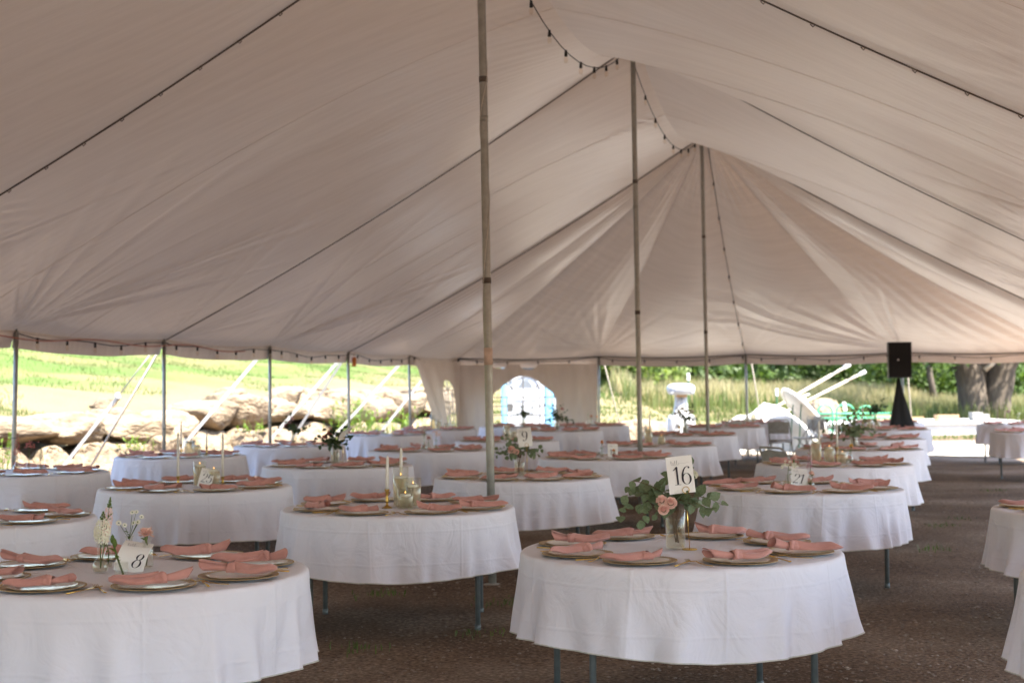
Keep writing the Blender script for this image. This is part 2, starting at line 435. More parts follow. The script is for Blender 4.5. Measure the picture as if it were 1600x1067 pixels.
def ground_mat():
    m = bpy.data.materials.new('gravel_dirt'); m.use_nodes = True
    nt = m.node_tree; N = nt.nodes; L = nt.links; b = N['Principled BSDF']
    b.inputs['Roughness'].default_value = 0.95; b.inputs['Specular IOR Level'].default_value = 0.15
    tc = N.new('ShaderNodeTexCoord')
    def noise(sc, det, src=tc.outputs['Object']):
        n = N.new('ShaderNodeTexNoise'); n.inputs['Scale'].default_value = sc; n.inputs['Detail'].default_value = det
        L.new(src, n.inputs['Vector']); return n
    def ramp(src, p):
        r = N.new('ShaderNodeValToRGB'); e = r.color_ramp.elements
        e[0].position, e[0].color = p[0][0], (*p[0][1], 1); e[1].position, e[1].color = p[-1][0], (*p[-1][1], 1)
        for q in p[1:-1]:
            x = e.new(q[0]); x.color = (*q[1], 1)
        L.new(src, r.inputs[0]); return r
    big = noise(0.5, 5); fine = noise(38, 6); vor = N.new('ShaderNodeTexVoronoi'); vor.inputs['Scale'].default_value = 55
    L.new(tc.outputs['Object'], vor.inputs['Vector'])
    r1 = ramp(big.outputs[0], [(0.34, (0.115, 0.073, 0.046)), (0.50, (0.185, 0.126, 0.084)), (0.64, (0.28, 0.212, 0.158))])
    r2 = ramp(fine.outputs[0], [(0.3, (0.45, 0.42, 0.4)), (0.55, (1.0, 1.0, 1.0)), (0.72, (1.5, 1.5, 1.5))])
    mx = N.new('ShaderNodeMix'); mx.data_type = 'RGBA'; mx.blend_type = 'MULTIPLY'; mx.inputs[0].default_value = 1.0
    L.new(r1.outputs[0], mx.inputs[6]); L.new(r2.outputs[0], mx.inputs[7])
    rv = ramp(vor.outputs['Color'], [(0.0, (0.75, 0.75, 0.75)), (0.8, (1.05, 1.05, 1.05)), (1.0, (1.7, 1.65, 1.6))])
    m2 = N.new('ShaderNodeMix'); m2.data_type = 'RGBA'; m2.blend_type = 'MULTIPLY'; m2.inputs[0].default_value = 0.8
    L.new(mx.outputs[2], m2.inputs[6]); L.new(rv.outputs[0], m2.inputs[7])
    L.new(m2.outputs[2], b.inputs['Base Color'])
    a = N.new('ShaderNodeMath'); a.operation = 'MULTIPLY_ADD'; a.inputs[1].default_value = -0.5
    L.new(vor.outputs['Distance'], a.inputs[0]); L.new(fine.outputs[0], a.inputs[2])
    bp = N.new('ShaderNodeBump'); bp.inputs['Strength'].default_value = 0.8; bp.inputs['Distance'].default_value = 0.015
    L.new(a.outputs[0], bp.inputs['Height']); L.new(bp.outputs[0], b.inputs['Normal'])
    return m
M['ground'] = ground_mat()
M['gravel_sun'] = mat('gravel_sun_painted', (0.40, 0.36, 0.30), (0.27, 0.235, 0.19), scale=30, rough=0.95, spec=0.1, bump=0.6, bscale=60, detail=6)  # ground gravel again, paler: sunlight beyond the tent's shade put into the colour
M['pebble'] = mat('pebble', (0.33, 0.26, 0.205), (0.13, 0.09, 0.062), scale=14, rough=0.9, contrast=(0.35, 0.7))
M['grass'] = mat('hillside_grass', (0.078, 0.118, 0.030), (0.13, 0.125, 0.05), scale=0.35, rough=0.95, spec=0.1, bump=0.8, bscale=18, bdist=0.05, detail=9, contrast=(0.38, 0.56))
nt = M['grass'].node_tree; N_ = nt.nodes; L_ = nt.links
tc_ = N_.new('ShaderNodeTexCoord'); dp = N_.new('ShaderNodeVectorMath'); dp.operation = 'DOT_PRODUCT'; dp.inputs[1].default_value = (-0.9667, 0.2558, 0)
L_.new(tc_.outputs['Object'], dp.inputs[0])
wn_ = N_.new('ShaderNodeTexNoise'); wn_.inputs['Scale'].default_value = 0.35; wn_.inputs['Detail'].default_value = 6; L_.new(tc_.outputs['Object'], wn_.inputs['Vector'])
md_ = N_.new('ShaderNodeMath'); md_.operation = 'MULTIPLY_ADD'; md_.inputs[1].default_value = 7.0; L_.new(wn_.outputs[0], md_.inputs[0]); L_.new(dp.outputs['Value'], md_.inputs[2])
mr_ = N_.new('ShaderNodeMapRange'); mr_.inputs[1].default_value = 12.79 + 5.5; mr_.inputs[2].default_value = 12.79 + 10.0; mr_.inputs[3].default_value = 0.85; mr_.inputs[4].default_value = 0.0; L_.new(md_.outputs[0], mr_.inputs[0])
gx_ = N_.new('ShaderNodeMix'); gx_.data_type = 'RGBA'; gx_.inputs[7].default_value = (0.19, 0.148, 0.085, 1)
rp_ = [n for n in N_ if n.type == 'VALTORGB'][0]
L_.new(mr_.outputs[0], gx_.inputs[0]); L_.new(rp_.outputs[0], gx_.inputs[6]); L_.new(gx_.outputs[2], N_['Principled BSDF'].inputs['Base Color'])
M['lawn'] = mat('lawn_grass', (0.13, 0.185, 0.04), (0.19, 0.21, 0.065), scale=0.5, rough=0.95, spec=0.1, bump=0.8, bscale=18, bdist=0.05, detail=9)
M['blade'] = leaf_mat('grass_blade', (0.085, 0.132, 0.03), (0.13, 0.14, 0.05), 0.35, 0.35)
M['tallgrass'] = leaf_mat('tall_dry_grass', (0.36, 0.30, 0.17), (0.24, 0.225, 0.10), 0.6, 0.35)
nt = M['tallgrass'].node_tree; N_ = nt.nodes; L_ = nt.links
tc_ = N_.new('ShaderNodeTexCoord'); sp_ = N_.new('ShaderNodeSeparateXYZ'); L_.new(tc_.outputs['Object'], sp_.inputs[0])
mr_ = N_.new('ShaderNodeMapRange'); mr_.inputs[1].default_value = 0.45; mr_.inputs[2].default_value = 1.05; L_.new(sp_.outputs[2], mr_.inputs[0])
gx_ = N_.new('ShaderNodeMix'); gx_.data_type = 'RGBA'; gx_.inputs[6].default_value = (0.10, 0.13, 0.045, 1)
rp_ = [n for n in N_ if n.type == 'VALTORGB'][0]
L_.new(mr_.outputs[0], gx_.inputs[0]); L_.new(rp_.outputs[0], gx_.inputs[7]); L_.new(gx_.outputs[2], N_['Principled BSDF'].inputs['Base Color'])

# ------------------------------------------------------------------ tent geometry in plan
AX = Vector((0.2558, 0.9667)); NL = Vector((-0.9667, 0.2558)); SP = 6.858; W = 6.55
C1 = Vector((-0.165, 11.07))
def cpt(k): return C1 + AX * (SP * (k - 1))          # centre poles 1, 2, 3 are in view
HE, HP = 2.22, 5.87
HPK = {-1: 5.6, 0: 5.6, 1: 5.66, 2: 5.87, 3: 5.87}                # peak height at each centre pole
def hpu(k, u): return HPK[k] + (HPK[k + 1] - HPK[k]) * u
LC = cpt(3) + AX * SP + NL * W                        # far left corner
RC = cpt(3) + AX * SP - NL * W
def spost(side, k): return cpt(k) + NL * (W * side)   # k in halves
SAG = {0: 0.70, 1: 0.72, 2: 0.58, -1: 0.7}

# ---- ground, hill, meadow
def hz(x, y):
    """hillside height"""
    dl = (x - (-8.75)) * (-0.9667) + (y - 16.95) * 0.2558           # beyond the boulder wall on the left
    tt = (x + 8.75) * 0.2558 + (y - 16.95) * 0.9667
    base = 1.02 + 0.012 * np.clip(tt, 0, 30)
    h1 = base + 0.150 * np.clip(dl - 1.1, 0, 200) - 0.0006 * np.clip(dl, 0, 90) ** 2
    h1 = np.where(dl < 0.8, -0.4, np.where(dl < 1.3, 0.55 + (base - 0.55) * (dl - 0.8) / 0.5, h1))
    yb = 38.6 + np.clip(x - 4.5, 0, 100) * 2.1                       # beyond the back line
    db = y - yb
    h2 = np.where(db < 0, -0.3 + 0.0 * db, 0.42 + 0.052 * np.clip(db, 0, 120))
    h2 = np.where((x > 4.5) & (db > -3), -0.05 + 0.11 * np.clip(db + 2, 0, 4) + 0.028 * np.clip(db, 0, 120), h2)
    return np.maximum(h1, h2)

def make_ground():
    # one sheet to the horizon, fine near the camera
    xs = np.concatenate([[-420, -200, -90, -40], np.arange(-20, 24.01, 0.25), [40, 90, 200, 420]])
    ys = np.concatenate([[-300, -100, -40, -15], np.arange(-2, 44.01, 0.25), [60, 100, 200, 500]])
    X, Y = np.meshgrid(xs, ys, indexing='ij')
    Z = fbm(X * 0.5, Y * 0.5, 3, 3) * 0.03 + fbm(X * 2.1, Y * 2.1, 9, 2) * 0.012
    Z = np.where((np.abs(X) < 25) & (Y < 45) & (Y > -3), Z, 0.0)
    o = np_mesh('ground', np.stack([X, Y, Z], -1).reshape(-1, 3), grid_faces(len(xs), len(ys)), M['ground'])
    tag(o, kind='structure')
    # hillside
    xs = np.concatenate([np.linspace(-150, -45, 20), np.arange(-44, 12, 0.5), np.arange(12, 90, 2.0)])
    ys = np.concatenate([np.arange(0, 75, 0.5), np.linspace(76, 190, 30)])
    X, Y = np.meshgrid(xs, ys, indexing='ij')
    Z = hz(X, Y)
    Z = np.where(Z > 0.3, Z + fbm(X * 0.4, Y * 0.4, 5, 4) * 0.28, Z)
    o = np_mesh('hillside', np.stack([X, Y, Z], -1).reshape(-1, 3), grid_faces(len(xs), len(ys)), M['grass'])
    tag(o, kind='structure')
make_ground()

def make_sun_gravel():
    # gravel past the tent's far end, sun brightness painted in as a paler colour
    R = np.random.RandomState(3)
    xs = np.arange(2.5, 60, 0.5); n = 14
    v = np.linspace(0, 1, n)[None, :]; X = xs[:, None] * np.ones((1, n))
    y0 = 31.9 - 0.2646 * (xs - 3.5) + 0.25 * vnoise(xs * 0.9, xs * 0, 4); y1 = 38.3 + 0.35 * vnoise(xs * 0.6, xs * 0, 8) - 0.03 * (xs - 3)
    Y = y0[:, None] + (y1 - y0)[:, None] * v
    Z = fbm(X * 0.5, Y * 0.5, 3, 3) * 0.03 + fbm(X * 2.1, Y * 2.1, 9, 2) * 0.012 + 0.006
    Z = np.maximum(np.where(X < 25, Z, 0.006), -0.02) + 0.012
    o = np_mesh('sun_toned_gravel', np.stack([X, Y, Z], -1).reshape(-1, 3), grid_faces(len(xs), n), M['gravel_sun']); tag(o, kind='structure')
make_sun_gravel()

def gh(x, y):
    h = float(hz(np.array([x]), np.array([y]))[0])
    return max(0.0, h)

# pebbles: loose gravel lying on the dirt (stuff)
def make_pebbles(n=42000):
    R = np.random.RandomState(4)
    u = R.rand(n)
    Y = 4.2 + (u ** 1.5) * 18
    X = (R.rand(n) * 2 - 1) * (Y * 0.40) + 0.3
    size = 0.0035 + 0.010 * R.rand(n) ** 4.0 + 0.008 * (R.rand(n) > 0.992)
    size = size * (0.8 + 0.03 * Y)
    dens = fbm(X * 0.7, Y * 0.7, 21, 3)
    keep = R.rand(n) < np.clip(0.55 + 1.1 * dens, 0.1, 1)
    X, Y, size = X[keep], Y[keep], size[keep]; n = len(X)
    Z = fbm(X * 0.5, Y * 0.5, 3, 3) * 0.03 + fbm(X * 2.1, Y * 2.1, 9, 2) * 0.012
    base = np.array([(1, 0, 0), (0, 1, 0), (-1, 0, 0), (0, -1, 0), (0, 0, 0.8), (0, 0, -0.8), (.62, .62, .35), (-.62, .62, .3), (-.6, -.62, .35), (.62, -.6, .3)])
    F = np.array([(0, 6, 4), (6, 1, 4), (1, 7, 4), (7, 2, 4), (2, 8, 4), (8, 3, 4), (3, 9, 4), (9, 0, 4), (0, 1, 6), (1, 2, 7), (2, 3, 8), (3, 0, 9)])
    jit = 1 + (R.rand(n, 10, 3) - 0.5) * 0.6
    P = base[None] * jit * size[:, None, None] * np.array([1.2, 1.0, 0.75])
    a = R.rand(n) * 6.283; ca, sa = np.cos(a)[:, None], np.sin(a)[:, None]
    x = P[..., 0] * ca - P[..., 1] * sa; y = P[..., 0] * sa + P[..., 1] * ca
    V = np.stack([x + X[:, None], y + Y[:, None], P[..., 2] + Z[:, None] + size[:, None] * 0.15], -1).reshape(-1, 3)
    FF = (F[None] + (np.arange(n) * 10)[:, None, None]).reshape(-1, 3)
    o = np_mesh('gravel', V, FF, M['pebble'], smooth=False)
    tag(o, kind='stuff')
make_pebbles()

# grass blades in clumps (stuff)
def blades(name, X, Y, Z, h, w, m, lean=0.4, seed=1, bend=0.3):
    R = np.random.RandomState(seed); n = len(X)
    a = R.rand(n) * 6.283; l = lean * R.rand(n) * h; la = R.rand(n) * 6.283
    dx, dy = np.cos(a) * w / 2, np.sin(a) * w / 2
    lx, ly = np.cos(la) * l, np.sin(la) * l
    V = np.empty((n, 5, 3))
    V[:, 0] = np.stack([X - dx, Y - dy, Z - 0.02], -1); V[:, 1] = np.stack([X + dx, Y + dy, Z - 0.02], -1)
    V[:, 2] = np.stack([X - dx * .7 + lx * bend, Y - dy * .7 + ly * bend, Z + h * 0.55], -1); V[:, 3] = np.stack([X + dx * .7 + lx * bend, Y + dy * .7 + ly * bend, Z + h * 0.55], -1)
    V[:, 4] = np.stack([X + lx, Y + ly, Z + h], -1)
    b = (np.arange(n) * 5)[:, None]
    F = np.concatenate([b + np.array([[0, 1, 3]]), b + np.array([[0, 3, 2]]), b + np.array([[2, 3, 4]])], 0)
    o = np_mesh(name, V.reshape(-1, 3), F, m)
    tag(o, kind='stuff'); return o

def make_grasses():
    R = np.random.RandomState(11)
    # left hillside turf
    n = 110000
    d = 1.2 + 30 * R.rand(n) ** 1.6; t = R.rand(n) * 62 - 6
    X = -8.75 - 0.9667 * d + 0.2558 * t; Y = 16.95 + 0.2558 * d + 0.9667 * t
    k = fbm(X * 0.35, Y * 0.35, 31, 3) + 0.10 * np.clip(d - 7, -6, 4) > -0.22
    X, Y = X[k], Y[k]
    Z = hz(X, Y) + fbm(X * 0.4, Y * 0.4, 5, 4) * 0.28
    blades('turf', X, Y, Z, 0.03 + 0.08 * R.rand(len(X)), 0.016, M['blade'], 0.7, 2)
    # back lawn and rough grass behind the wash station
    n = 36000
    X = -2 + 26 * R.rand(n); Y = 38.9 + 45 * R.rand(n) ** 1.4
    Z = hz(X, Y); k = Z > 0.25; X, Y, Z = X[k], Y[k], Z[k]
    Z = Z + fbm(X * 0.4, Y * 0.4, 5, 4) * 0.28
    far = np.clip((Y - 46) / 16 + 0.4 * (X - 6) / 10, 0, 1)
    blades('rough_grass', X, Y, Z, (0.10 + 0.45 * far) * (0.6 + 0.6 * R.rand(len(X))), 0.04 + 0.03 * far, M['blade'], 0.5, 3)
    # tall dry meadow on the right
    n = 60000
    X = 4 + 44 * R.rand(n); Y = 52 + 26 * R.rand(n) ** 1.1
    yb = 38.6 + np.clip(X - 4.5, 0, 100) * 2.1
    k = (Y > np.minimum(yb + 1.0, 64)) & (Y > 53 + 5 * vnoise(X * 0.3, Y * 0.0, 3) * 0.4); X, Y = X[k], Y[k]
    Z = np.maximum(hz(X, Y), 0.0)
    H = 0.75 + 0.40 * R.rand(len(X)) + 0.25 * vnoise(X * 0.5, Y * 0.5, 8)
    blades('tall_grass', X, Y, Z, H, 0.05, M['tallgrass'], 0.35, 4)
    n = 9000
    X = 4 + 44 * R.rand(n); Y = 50.5 + 8 * R.rand(n)
    yb = 38.6 + np.clip(X - 4.5, 0, 100) * 2.1
    k = Y > np.minimum(yb - 1, 62) - 6; X, Y = X[k], Y[k]
    blades('lower_grass', X, Y, np.maximum(hz(X, Y), 0), 0.5 + 0.5 * R.rand(len(X)), 0.06, M['blade'], 0.4, 5)
    # weeds sprouting in the dirt inside the tent
    pts = [(-0.85, 6.9), (-0.2, 8.9), (-0.05, 10.1), (-1.0, 10.6), (0.55, 11.2), (3.9, 13.3), (5.3, 12.9), (4.6, 15.4), (5.0, 16.2), (4.2, 11.9), (-0.4, 6.3), (-0.9, 8.4), (5.5, 14.3), (6.5, 18.5), (5.9, 17.0), (6.9, 20.5)]
    xs, ys = [], []
    for (x, y) in pts:
        q = 26 + rnd.randrange(30)
        xs += list(x + 0.10 * R.randn(q)); ys += list(y + 0.10 * R.randn(q))
    X, Y = np.array(xs), np.array(ys)
    blades('ground_weeds', X, Y, 0 * X + 0.004, 0.015 + 0.03 * R.rand(len(X)), 0.010, M['weeddark'], 1.2, 6)
    # green strip at the edge of the sunlit gravel, right of the tables
    X = 10 + 14 * R.rand(5000); Y = 36.5 + 4.5 * R.rand(5000)
    k = fbm(X * .6, Y * .6, 77, 3) > 0.02; X, Y = X[k], Y[k]
    blades('edge_grass', X, Y, 0 * X, 0.06 + 0.12 * R.rand(len(X)), 0.03, M['blade'], 0.8, 7)
make_grasses()

# ------------------------------------------------------------------ the tent canopy (one thing: roof panels, seams, valances)
canopy = empty('tent_canopy', (cpt(2).x, cpt(2).y, 0))
tag(canopy, 'large white pole tent canopy over all the round tables', 'tent')
CO = Vector((cpt(2).x, cpt(2).y))

def loc2(V):   # world -> canopy local
    V = V.copy(); V[:, 0] -= CO.x; V[:, 1] -= CO.y; return V

def fan(dx, dy, ax, ay, nx, ny, cents, seed, amp, rmax):
    """pleats radiating from a post; cents = list of (angle, spread, count)"""
    R = random.Random(seed)
    l = dx * ax + dy * ay; q = np.maximum(dx * nx + dy * ny, 1e-4)
    r = np.hypot(l, q); ph = np.arctan2(q, l)
    out = np.zeros_like(r)
    for (c, sdev, cnt) in cents:
        for j in range(cnt):
            p = c + R.gauss(0, sdev); w = R.uniform(0.012, 0.035); A = R.uniform(0.35, 1.0) * R.choice((1, -1, 1))
            rl = rmax * R.uniform(0.4, 1.0)
            g = np.clip(r / 0.5, 0, 1) * np.exp(-(r / rl) ** 2.2)
            out += A * np.exp(-((ph - p) / w) ** 2) * g
    return out * amp

def roof_bay(side, k, res):
    """panel between centre poles k and k+1"""
    u = np.linspace(0, 1, res)[:, None] * np.ones((1, res)); v = np.linspace(0, 1.005, res)[None, :] * np.ones((res, 1))
    p0 = cpt(k); n = NL * side
    X = p0.x + AX.x * SP * u + n.x * W * v; Y = p0.y + AX.y * SP * u + n.y * W * v
    zr = hpu(k, u); ze = HE - 0.05 * np.abs(np.sin(2 * np.pi * u))
    Z = zr * (1 - v) - SAG[k] * 4 * u * (1 - u) * np.abs(1 - v) ** 3.2 + ze * v - 0.14 * 4 * v * (1 - v) * (1 - 0.5 * np.sin(np.pi * u))
    Z += 0.10 * np.sin(np.pi * u) ** 2 * np.sin(np.pi * v)
    fade = np.clip(u / 0.02, 0, 1) * np.clip((1 - u) / 0.02, 0, 1)
    s0, s1 = u * SP, v * W
    sd = 100 + k * 10 + (5 if side < 0 else 0)
    d = np.zeros_like(Z)
    d += fbm(s0 * 0.75 + sd, s1 * 0.30, sd, 3) * 0.04
    for (uu, cents, am) in ((0.5, [(0.85, 0.10, 7), (0.62, 0.05, 4), (2.3, 0.18, 5), (1.5, 0.3, 4)], 0.020), (0.0, [(1.0, 0.14, 7), (0.5, 0.1, 4)], 0.014), (1.0, [(2.2, 0.14, 8), (2.6, 0.1, 4)], 0.014)):
        P = p0 + AX * (SP * uu) + n * W
        d += fan(X - P.x, Y - P.y, AX.x, AX.y, -n.x, -n.y, cents, sd + int(uu * 7), am * (2.1 if uu == 0.5 else 1.0), 3.1)
    for edge, sgn in ((u, 1), (1 - u, -1)):
        dist = edge * SP
        mask = np.clip(0.5 + 1.6 * vnoise(s1 * 0.55 + sd, dist * 0 + sgn, sd + 3), 0, 1)
        d += 0.0042 * np.exp(-((dist - 0.55) / 0.35) ** 2) * mask * np.clip(0.3 + vnoise(s1 * 1.7, dist * 3, sd + 31), 0, 1) * np.sin(2 * np.pi * (s1 / 0.21 + dist * 2.2 * sgn + 0.25 * vnoise(s1 * 2, dist, sd)))
    for c in (0.33, 0.66):
        dist = (u - c) * SP
        mask = np.clip(0.1 + 1.5 * vnoise(s1 * 0.7 + 3 * c, dist * 0, sd + 9), 0, 1)
        d += 0.0055 * np.exp(-(dist / 0.16) ** 2) * mask * np.sin(2 * np.pi * (s1 / 0.13 + dist * 3.0))
    d += 0.0016 * np.sin(2 * np.pi * (s0 / 0.17 + 0.9 * vnoise(s0 * 0.8, s1 * 0.7, sd + 5))) * np.clip(vnoise(s0 * 0.5 + 9, s1 * 0.5, sd + 6) + 0.1, 0, 1)
    if k == 2:      # gathers running along towards the far hip
        hd = (1 - u) * SP
        d += 0.026 * np.exp(-(hd / 1.15) ** 2) * v * np.sin(2 * np.pi * (hd / 0.33 + 0.35 * vnoise(s1 * 0.5, hd, 5))) * np.clip(0.65 + vnoise(s1 * 0.6, hd * 0.7, 15), 0, 1)
    fade = fade * np.clip(v / 0.03, 0, 1) * np.clip((1 - v) / 0.02, 0, 1)
    Z = Z + d * fade
    V = loc2(np.stack([X, Y, Z], -1).reshape(-1, 3))
    F = grid_faces(res, res)
    if side > 0: F = F[:, ::-1]
    return np_mesh('roof_panel', V, F, M['roof'], canopy)

def roof_line(side, k, uu, vs, dz=-0.02):
    """points along a constant-u line of the bay k"""
    pts = []
    p0 = cpt(k); n = NL * side
    for v in vs:
        zr = hpu(k, uu); ze = HE - 0.05 * abs(math.sin(2 * math.pi * uu))
        z = zr * (1 - v) - SAG[k] * 4 * uu * (1 - uu) * abs(1 - v) ** 3.2 + ze * v - 0.14 * 4 * v * (1 - v) * (1 - 0.5 * math.sin(math.pi * uu)) + 0.10 * math.sin(math.pi * uu) ** 2 * math.sin(math.pi * v)
        p = p0 + AX * (SP * uu) + n * (W * v)
        pts.append((p.x - CO.x, p.y - CO.y, z + dz))
    return pts

for k in (0, 1, 2):
    for side in (1, -1):
        roof_bay(side, k, {0: 160, 1: 215, 2: 215}[k])

def hip(apex, a, b, na, tri_seed, res, posts=(), flip=False, gath=0.022):
    """triangular panel apex - eave a..b; na = eave segments between posts"""
    u = np.linspace(0, 1, res)[:, None] * np.ones((1, res)); v = np.linspace(0, 1.005, res)[None, :] * np.ones((res, 1))
    X = apex.x * (1 - v) + (a.x + (b.x - a.x) * u) * v; Y = apex.y * (1 - v) + (a.y + (b.y - a.y) * u) * v
    ze = HE - 0.05 * np.abs(np.sin(na * np.pi * u))
    hp = HPK[0] if tri_seed > 525 else HP
    Z = hp * (1 - v) + ze * v - 0.14 * 4 * v * (1 - v)
    L = (b - a).length; ed = (b - a) / L; nn = Vector((-ed.y, ed.x))
    if (apex - a).dot(nn) < 0: nn = -nn
    per = np.abs((u * na) % 1.0 - 0.0); bay = np.sin(np.pi * per)      # panels sag between the post lines
    Z = Z - 0.16 * bay * np.sin(np.pi * v ** 0.8)
    d = fbm(X * 0.5, Y * 0.5, tri_seed, 3) * 0.04
    for j, (edge) in enumerate((u, 1 - u)):
        d += gath * v ** 0.8 * np.exp(-(edge / 0.12) ** 1.5) * np.sin(2 * np.pi * (edge * 34 + 0.4 * vnoise(v * 4, edge * 6, tri_seed + j))) * (v < 0.999)
    d += 0.010 * np.exp(-((v - 0.12) / 0.16) ** 2) * np.sin(2 * np.pi * u * 22)
    for (uu, cents, am) in posts:
        P = a + (b - a) * uu
        d += fan(X - P.x, Y - P.y, ed.x, ed.y, nn.x, nn.y, cents, tri_seed + int(uu * 10), am, 3.6)
    fade = np.clip(u / 0.015, 0, 1) * np.clip((1 - u) / 0.015, 0, 1) * np.clip(v / 0.03, 0, 1) * np.clip((1 - v) / 0.02, 0, 1)
    Z = Z + d * fade
    V = loc2(np.stack([X, Y, Z], -1).reshape(-1, 3)); F = grid_faces(res, res)
    if flip: F = F[:, ::-1]
    np_mesh('roof_panel', V, F, M['roof'], canopy)

hip(cpt(3), spost(1, 3), LC, 2, 501, 190, [(0.5, [(1.2, 0.25, 8), (2.0, 0.2, 6)], 0.018)], True)
hip(cpt(3), LC, RC, 4, 511, 250, [(0.75, [(2.2, 0.22, 14), (1.9, 0.15, 7), (2.75, 0.15, 8)], 0.044), (0.5, [(1.57, 0.4, 8)], 0.012), (0.25, [(2.0, 0.3, 7), (0.9, 0.3, 7)], 0.020)], True)
hip(cpt(3), RC, spost(-1, 3), 2, 521, 150, [(0.5, [(1.2, 0.25, 6), (2.0, 0.2, 6)], 0.018)], True)
NRC = cpt(-1) - NL * W; NLC = cpt(-1) + NL * W
hip(cpt(0), NLC, spost(1, 0), 2, 531, 40, [], True)
hip(cpt(0), NRC, NLC, 4, 541, 40, [], True)
hip(cpt(0), spost(-1, 0), NRC, 2, 551, 40, [], True)

def bseam(name, pts, r, m, n=6):
    b = MB(); b.tube(pts, r, n, squash=0.5); return b.build(name, m, canopy)
VS = [i / 24 for i in range(25)]
for k in (0, 1, 2):
    for side in (1, -1):
        bseam('seam_webbing', roof_line(side, k, 0.0 if k < 3 else 1.0, VS, -0.022), 0.013, M['strap_dark'])
for side in (1, -1):
    bseam('seam_webbing', roof_line(side, 2, 1.0, VS, -0.022), 0.013, M['strap_dark'])
# lacing rings along the nearest seam on either side
for side in (1, -1):
    for v in [0.16 + 0.055 * i for i in range(15)]:
        p = roof_line(side, 1, 0.0, [v], -0.035)[0]
        b = MB(); b.tube([(p[0] - 0.02, p[1], p[2] + 0.01), (p[0], p[1], p[2] - 0.012), (p[0] + 0.02, p[1], p[2] + 0.01)], 0.0045, 5)
        b.build('lacing_loop', M['strap_dark'], canopy)
for k in (0, 1, 2):
    for side in (1, -1):
        for c in (0.33, 0.66):
            bseam('panel_seam', roof_line(side, k, c, VS, -0.004), 0.004, M['roof'], 4)
def tri_line(apex, e, n=20, dz=-0.02):
    return [(apex.x + (e.x - apex.x) * t - CO.x, apex.y + (e.y - apex.y) * t - CO.y, HP + (HE - HP) * t - 0.14 * 4 * t * (1 - t) + dz) for t in [i / n for i in range(n + 1)]]
bseam('hip_webbing', tri_line(cpt(3), LC), 0.012, M['roof'])
bseam('hip_webbing', tri_line(cpt(3), RC), 0.012, M['roof'])
for e in (LC.lerp(RC, 0.25), LC.lerp(RC, 0.5), LC.lerp(RC, 0.75)):
    bseam('panel_seam', tri_line(cpt(3), e, 20, -0.004), 0.004, M['roof'], 4)

# valances and the eave rope
POSTS = [('left', k, spost(1, k)) for k in (0, 0.5, 1, 1.5, 2, 2.5, 3, 3.5)] + [('corner', 4, LC)] + [('end', j, LC.lerp(RC, j / 4)) for j in (1, 2, 3)] + [('corner', 5, RC)] + [('right', k, spost(-1, k)) for k in (3.5, 3, 2.5, 2, 1.5, 1)]
for i in range(len(POSTS) - 1):
    a, b_ = POSTS[i][2], POSTS[i + 1][2]
    nu, nv = 40, 6
    u = np.linspace(0, 1, nu)[:, None] * np.ones((1, nv)); v = np.linspace(0, 1, nv)[None, :] * np.ones((nu, 1))
    e = (b_ - a).normalized(); nn = Vector((e.y, -e.x))
    if (a.lerp(b_, .5) - cpt(2)).dot(nn) < 0: nn = -nn
    off = 0.006 + 0.03 * v + 0.012 * v * np.sin(u * 23 + i) + 0.02 * v * vnoise(u * 6 + i * 9, v, i)
    X = a.x + (b_.x - a.x) * u + nn.x * off; Y = a.y + (b_.y - a.y) * u + nn.y * off
    Z = HE - 0.05 * np.abs(np.sin(np.pi * u)) - 0.004 - 0.20 * v + 0.008 * v * vnoise(u * 5 + i * 5, v * 0, i + 50)
    np_mesh('valance', loc2(np.stack([X, Y, Z], -1).reshape(-1, 3)), grid_faces(nu, nv), M['roof'], canopy)
    bb = MB(); bb.tube([(a.x + (b_.x - a.x) * t - CO.x, a.y + (b_.y - a.y) * t - CO.y, HE - 0.05 * math.sin(math.pi * t) - 0.012) for t in [j / 12 for j in range(13)]], 0.012, 6)
    bb.build('eave_rope', M['strap_dark'] if POSTS[i][0] in ('end', 'corner') else M['wall'], canopy)

# ------------------------------------------------------------------ poles
def centre_pole(p, lean, label, wound, ph):
    h = ph - 0.03
    t = empty('tent_pole', (p.x, p.y, 0)); tag(t, label, 'pole', 'galvanised centre poles')
    top = Vector((lean[0], lean[1], h))
    b = MB(); b.tube([top * s for s in (0, .2, .4, .6, .8, 1)], 0.031, 14)
    b.build('pole_tube', M['galv'], t)
    for s in (0.42, 0.645, 0.70):
        b = MB(); b.tube([top * (s - 0.004), top * (s + 0.004)], 0.0335, 14); b.build('joint_ring', M['strap_dark'] if s != 0.645 else M['galv'], t)
    b = MB(); b.lathe([(0.0, 0), (0.07, 0), (0.07, 0.012), (0.035, 0.02), (0, 0.02)], 16); b.build('base_plate', M['galv'], t)
    if wound:
        b = MB(); b.tube([top * 0.303, top * 0.327], 0.034, 14); b.build('tape_band', M['tape'], t)
        pts = []
        for i in range(150):
            s = 0.18 + 0.78 * i / 149; a = 26 * s + 1.3 * math.sin(9 * s)
            q = top * s; rr = 0.0335; pts.append((q.x + rr * math.cos(a), q.y + rr * math.sin(a), q.z))
        b = MB(); b.tube(pts, 0.0028, 5); b.build('wound_cord', M['rope'], t)
centre_pole(cpt(1), (-0.065, 0), 'nearest tall galvanised tent pole, cord wound round it and peach tape', True, HPK[1])
centre_pole(cpt(2), (-0.05, 0), 'middle tall galvanised pole of the row of three', False, HP)
centre_pole(cpt(3), (-0.06, 0), 'farthest tall tent pole, at the foot of the far hip', False, HP)
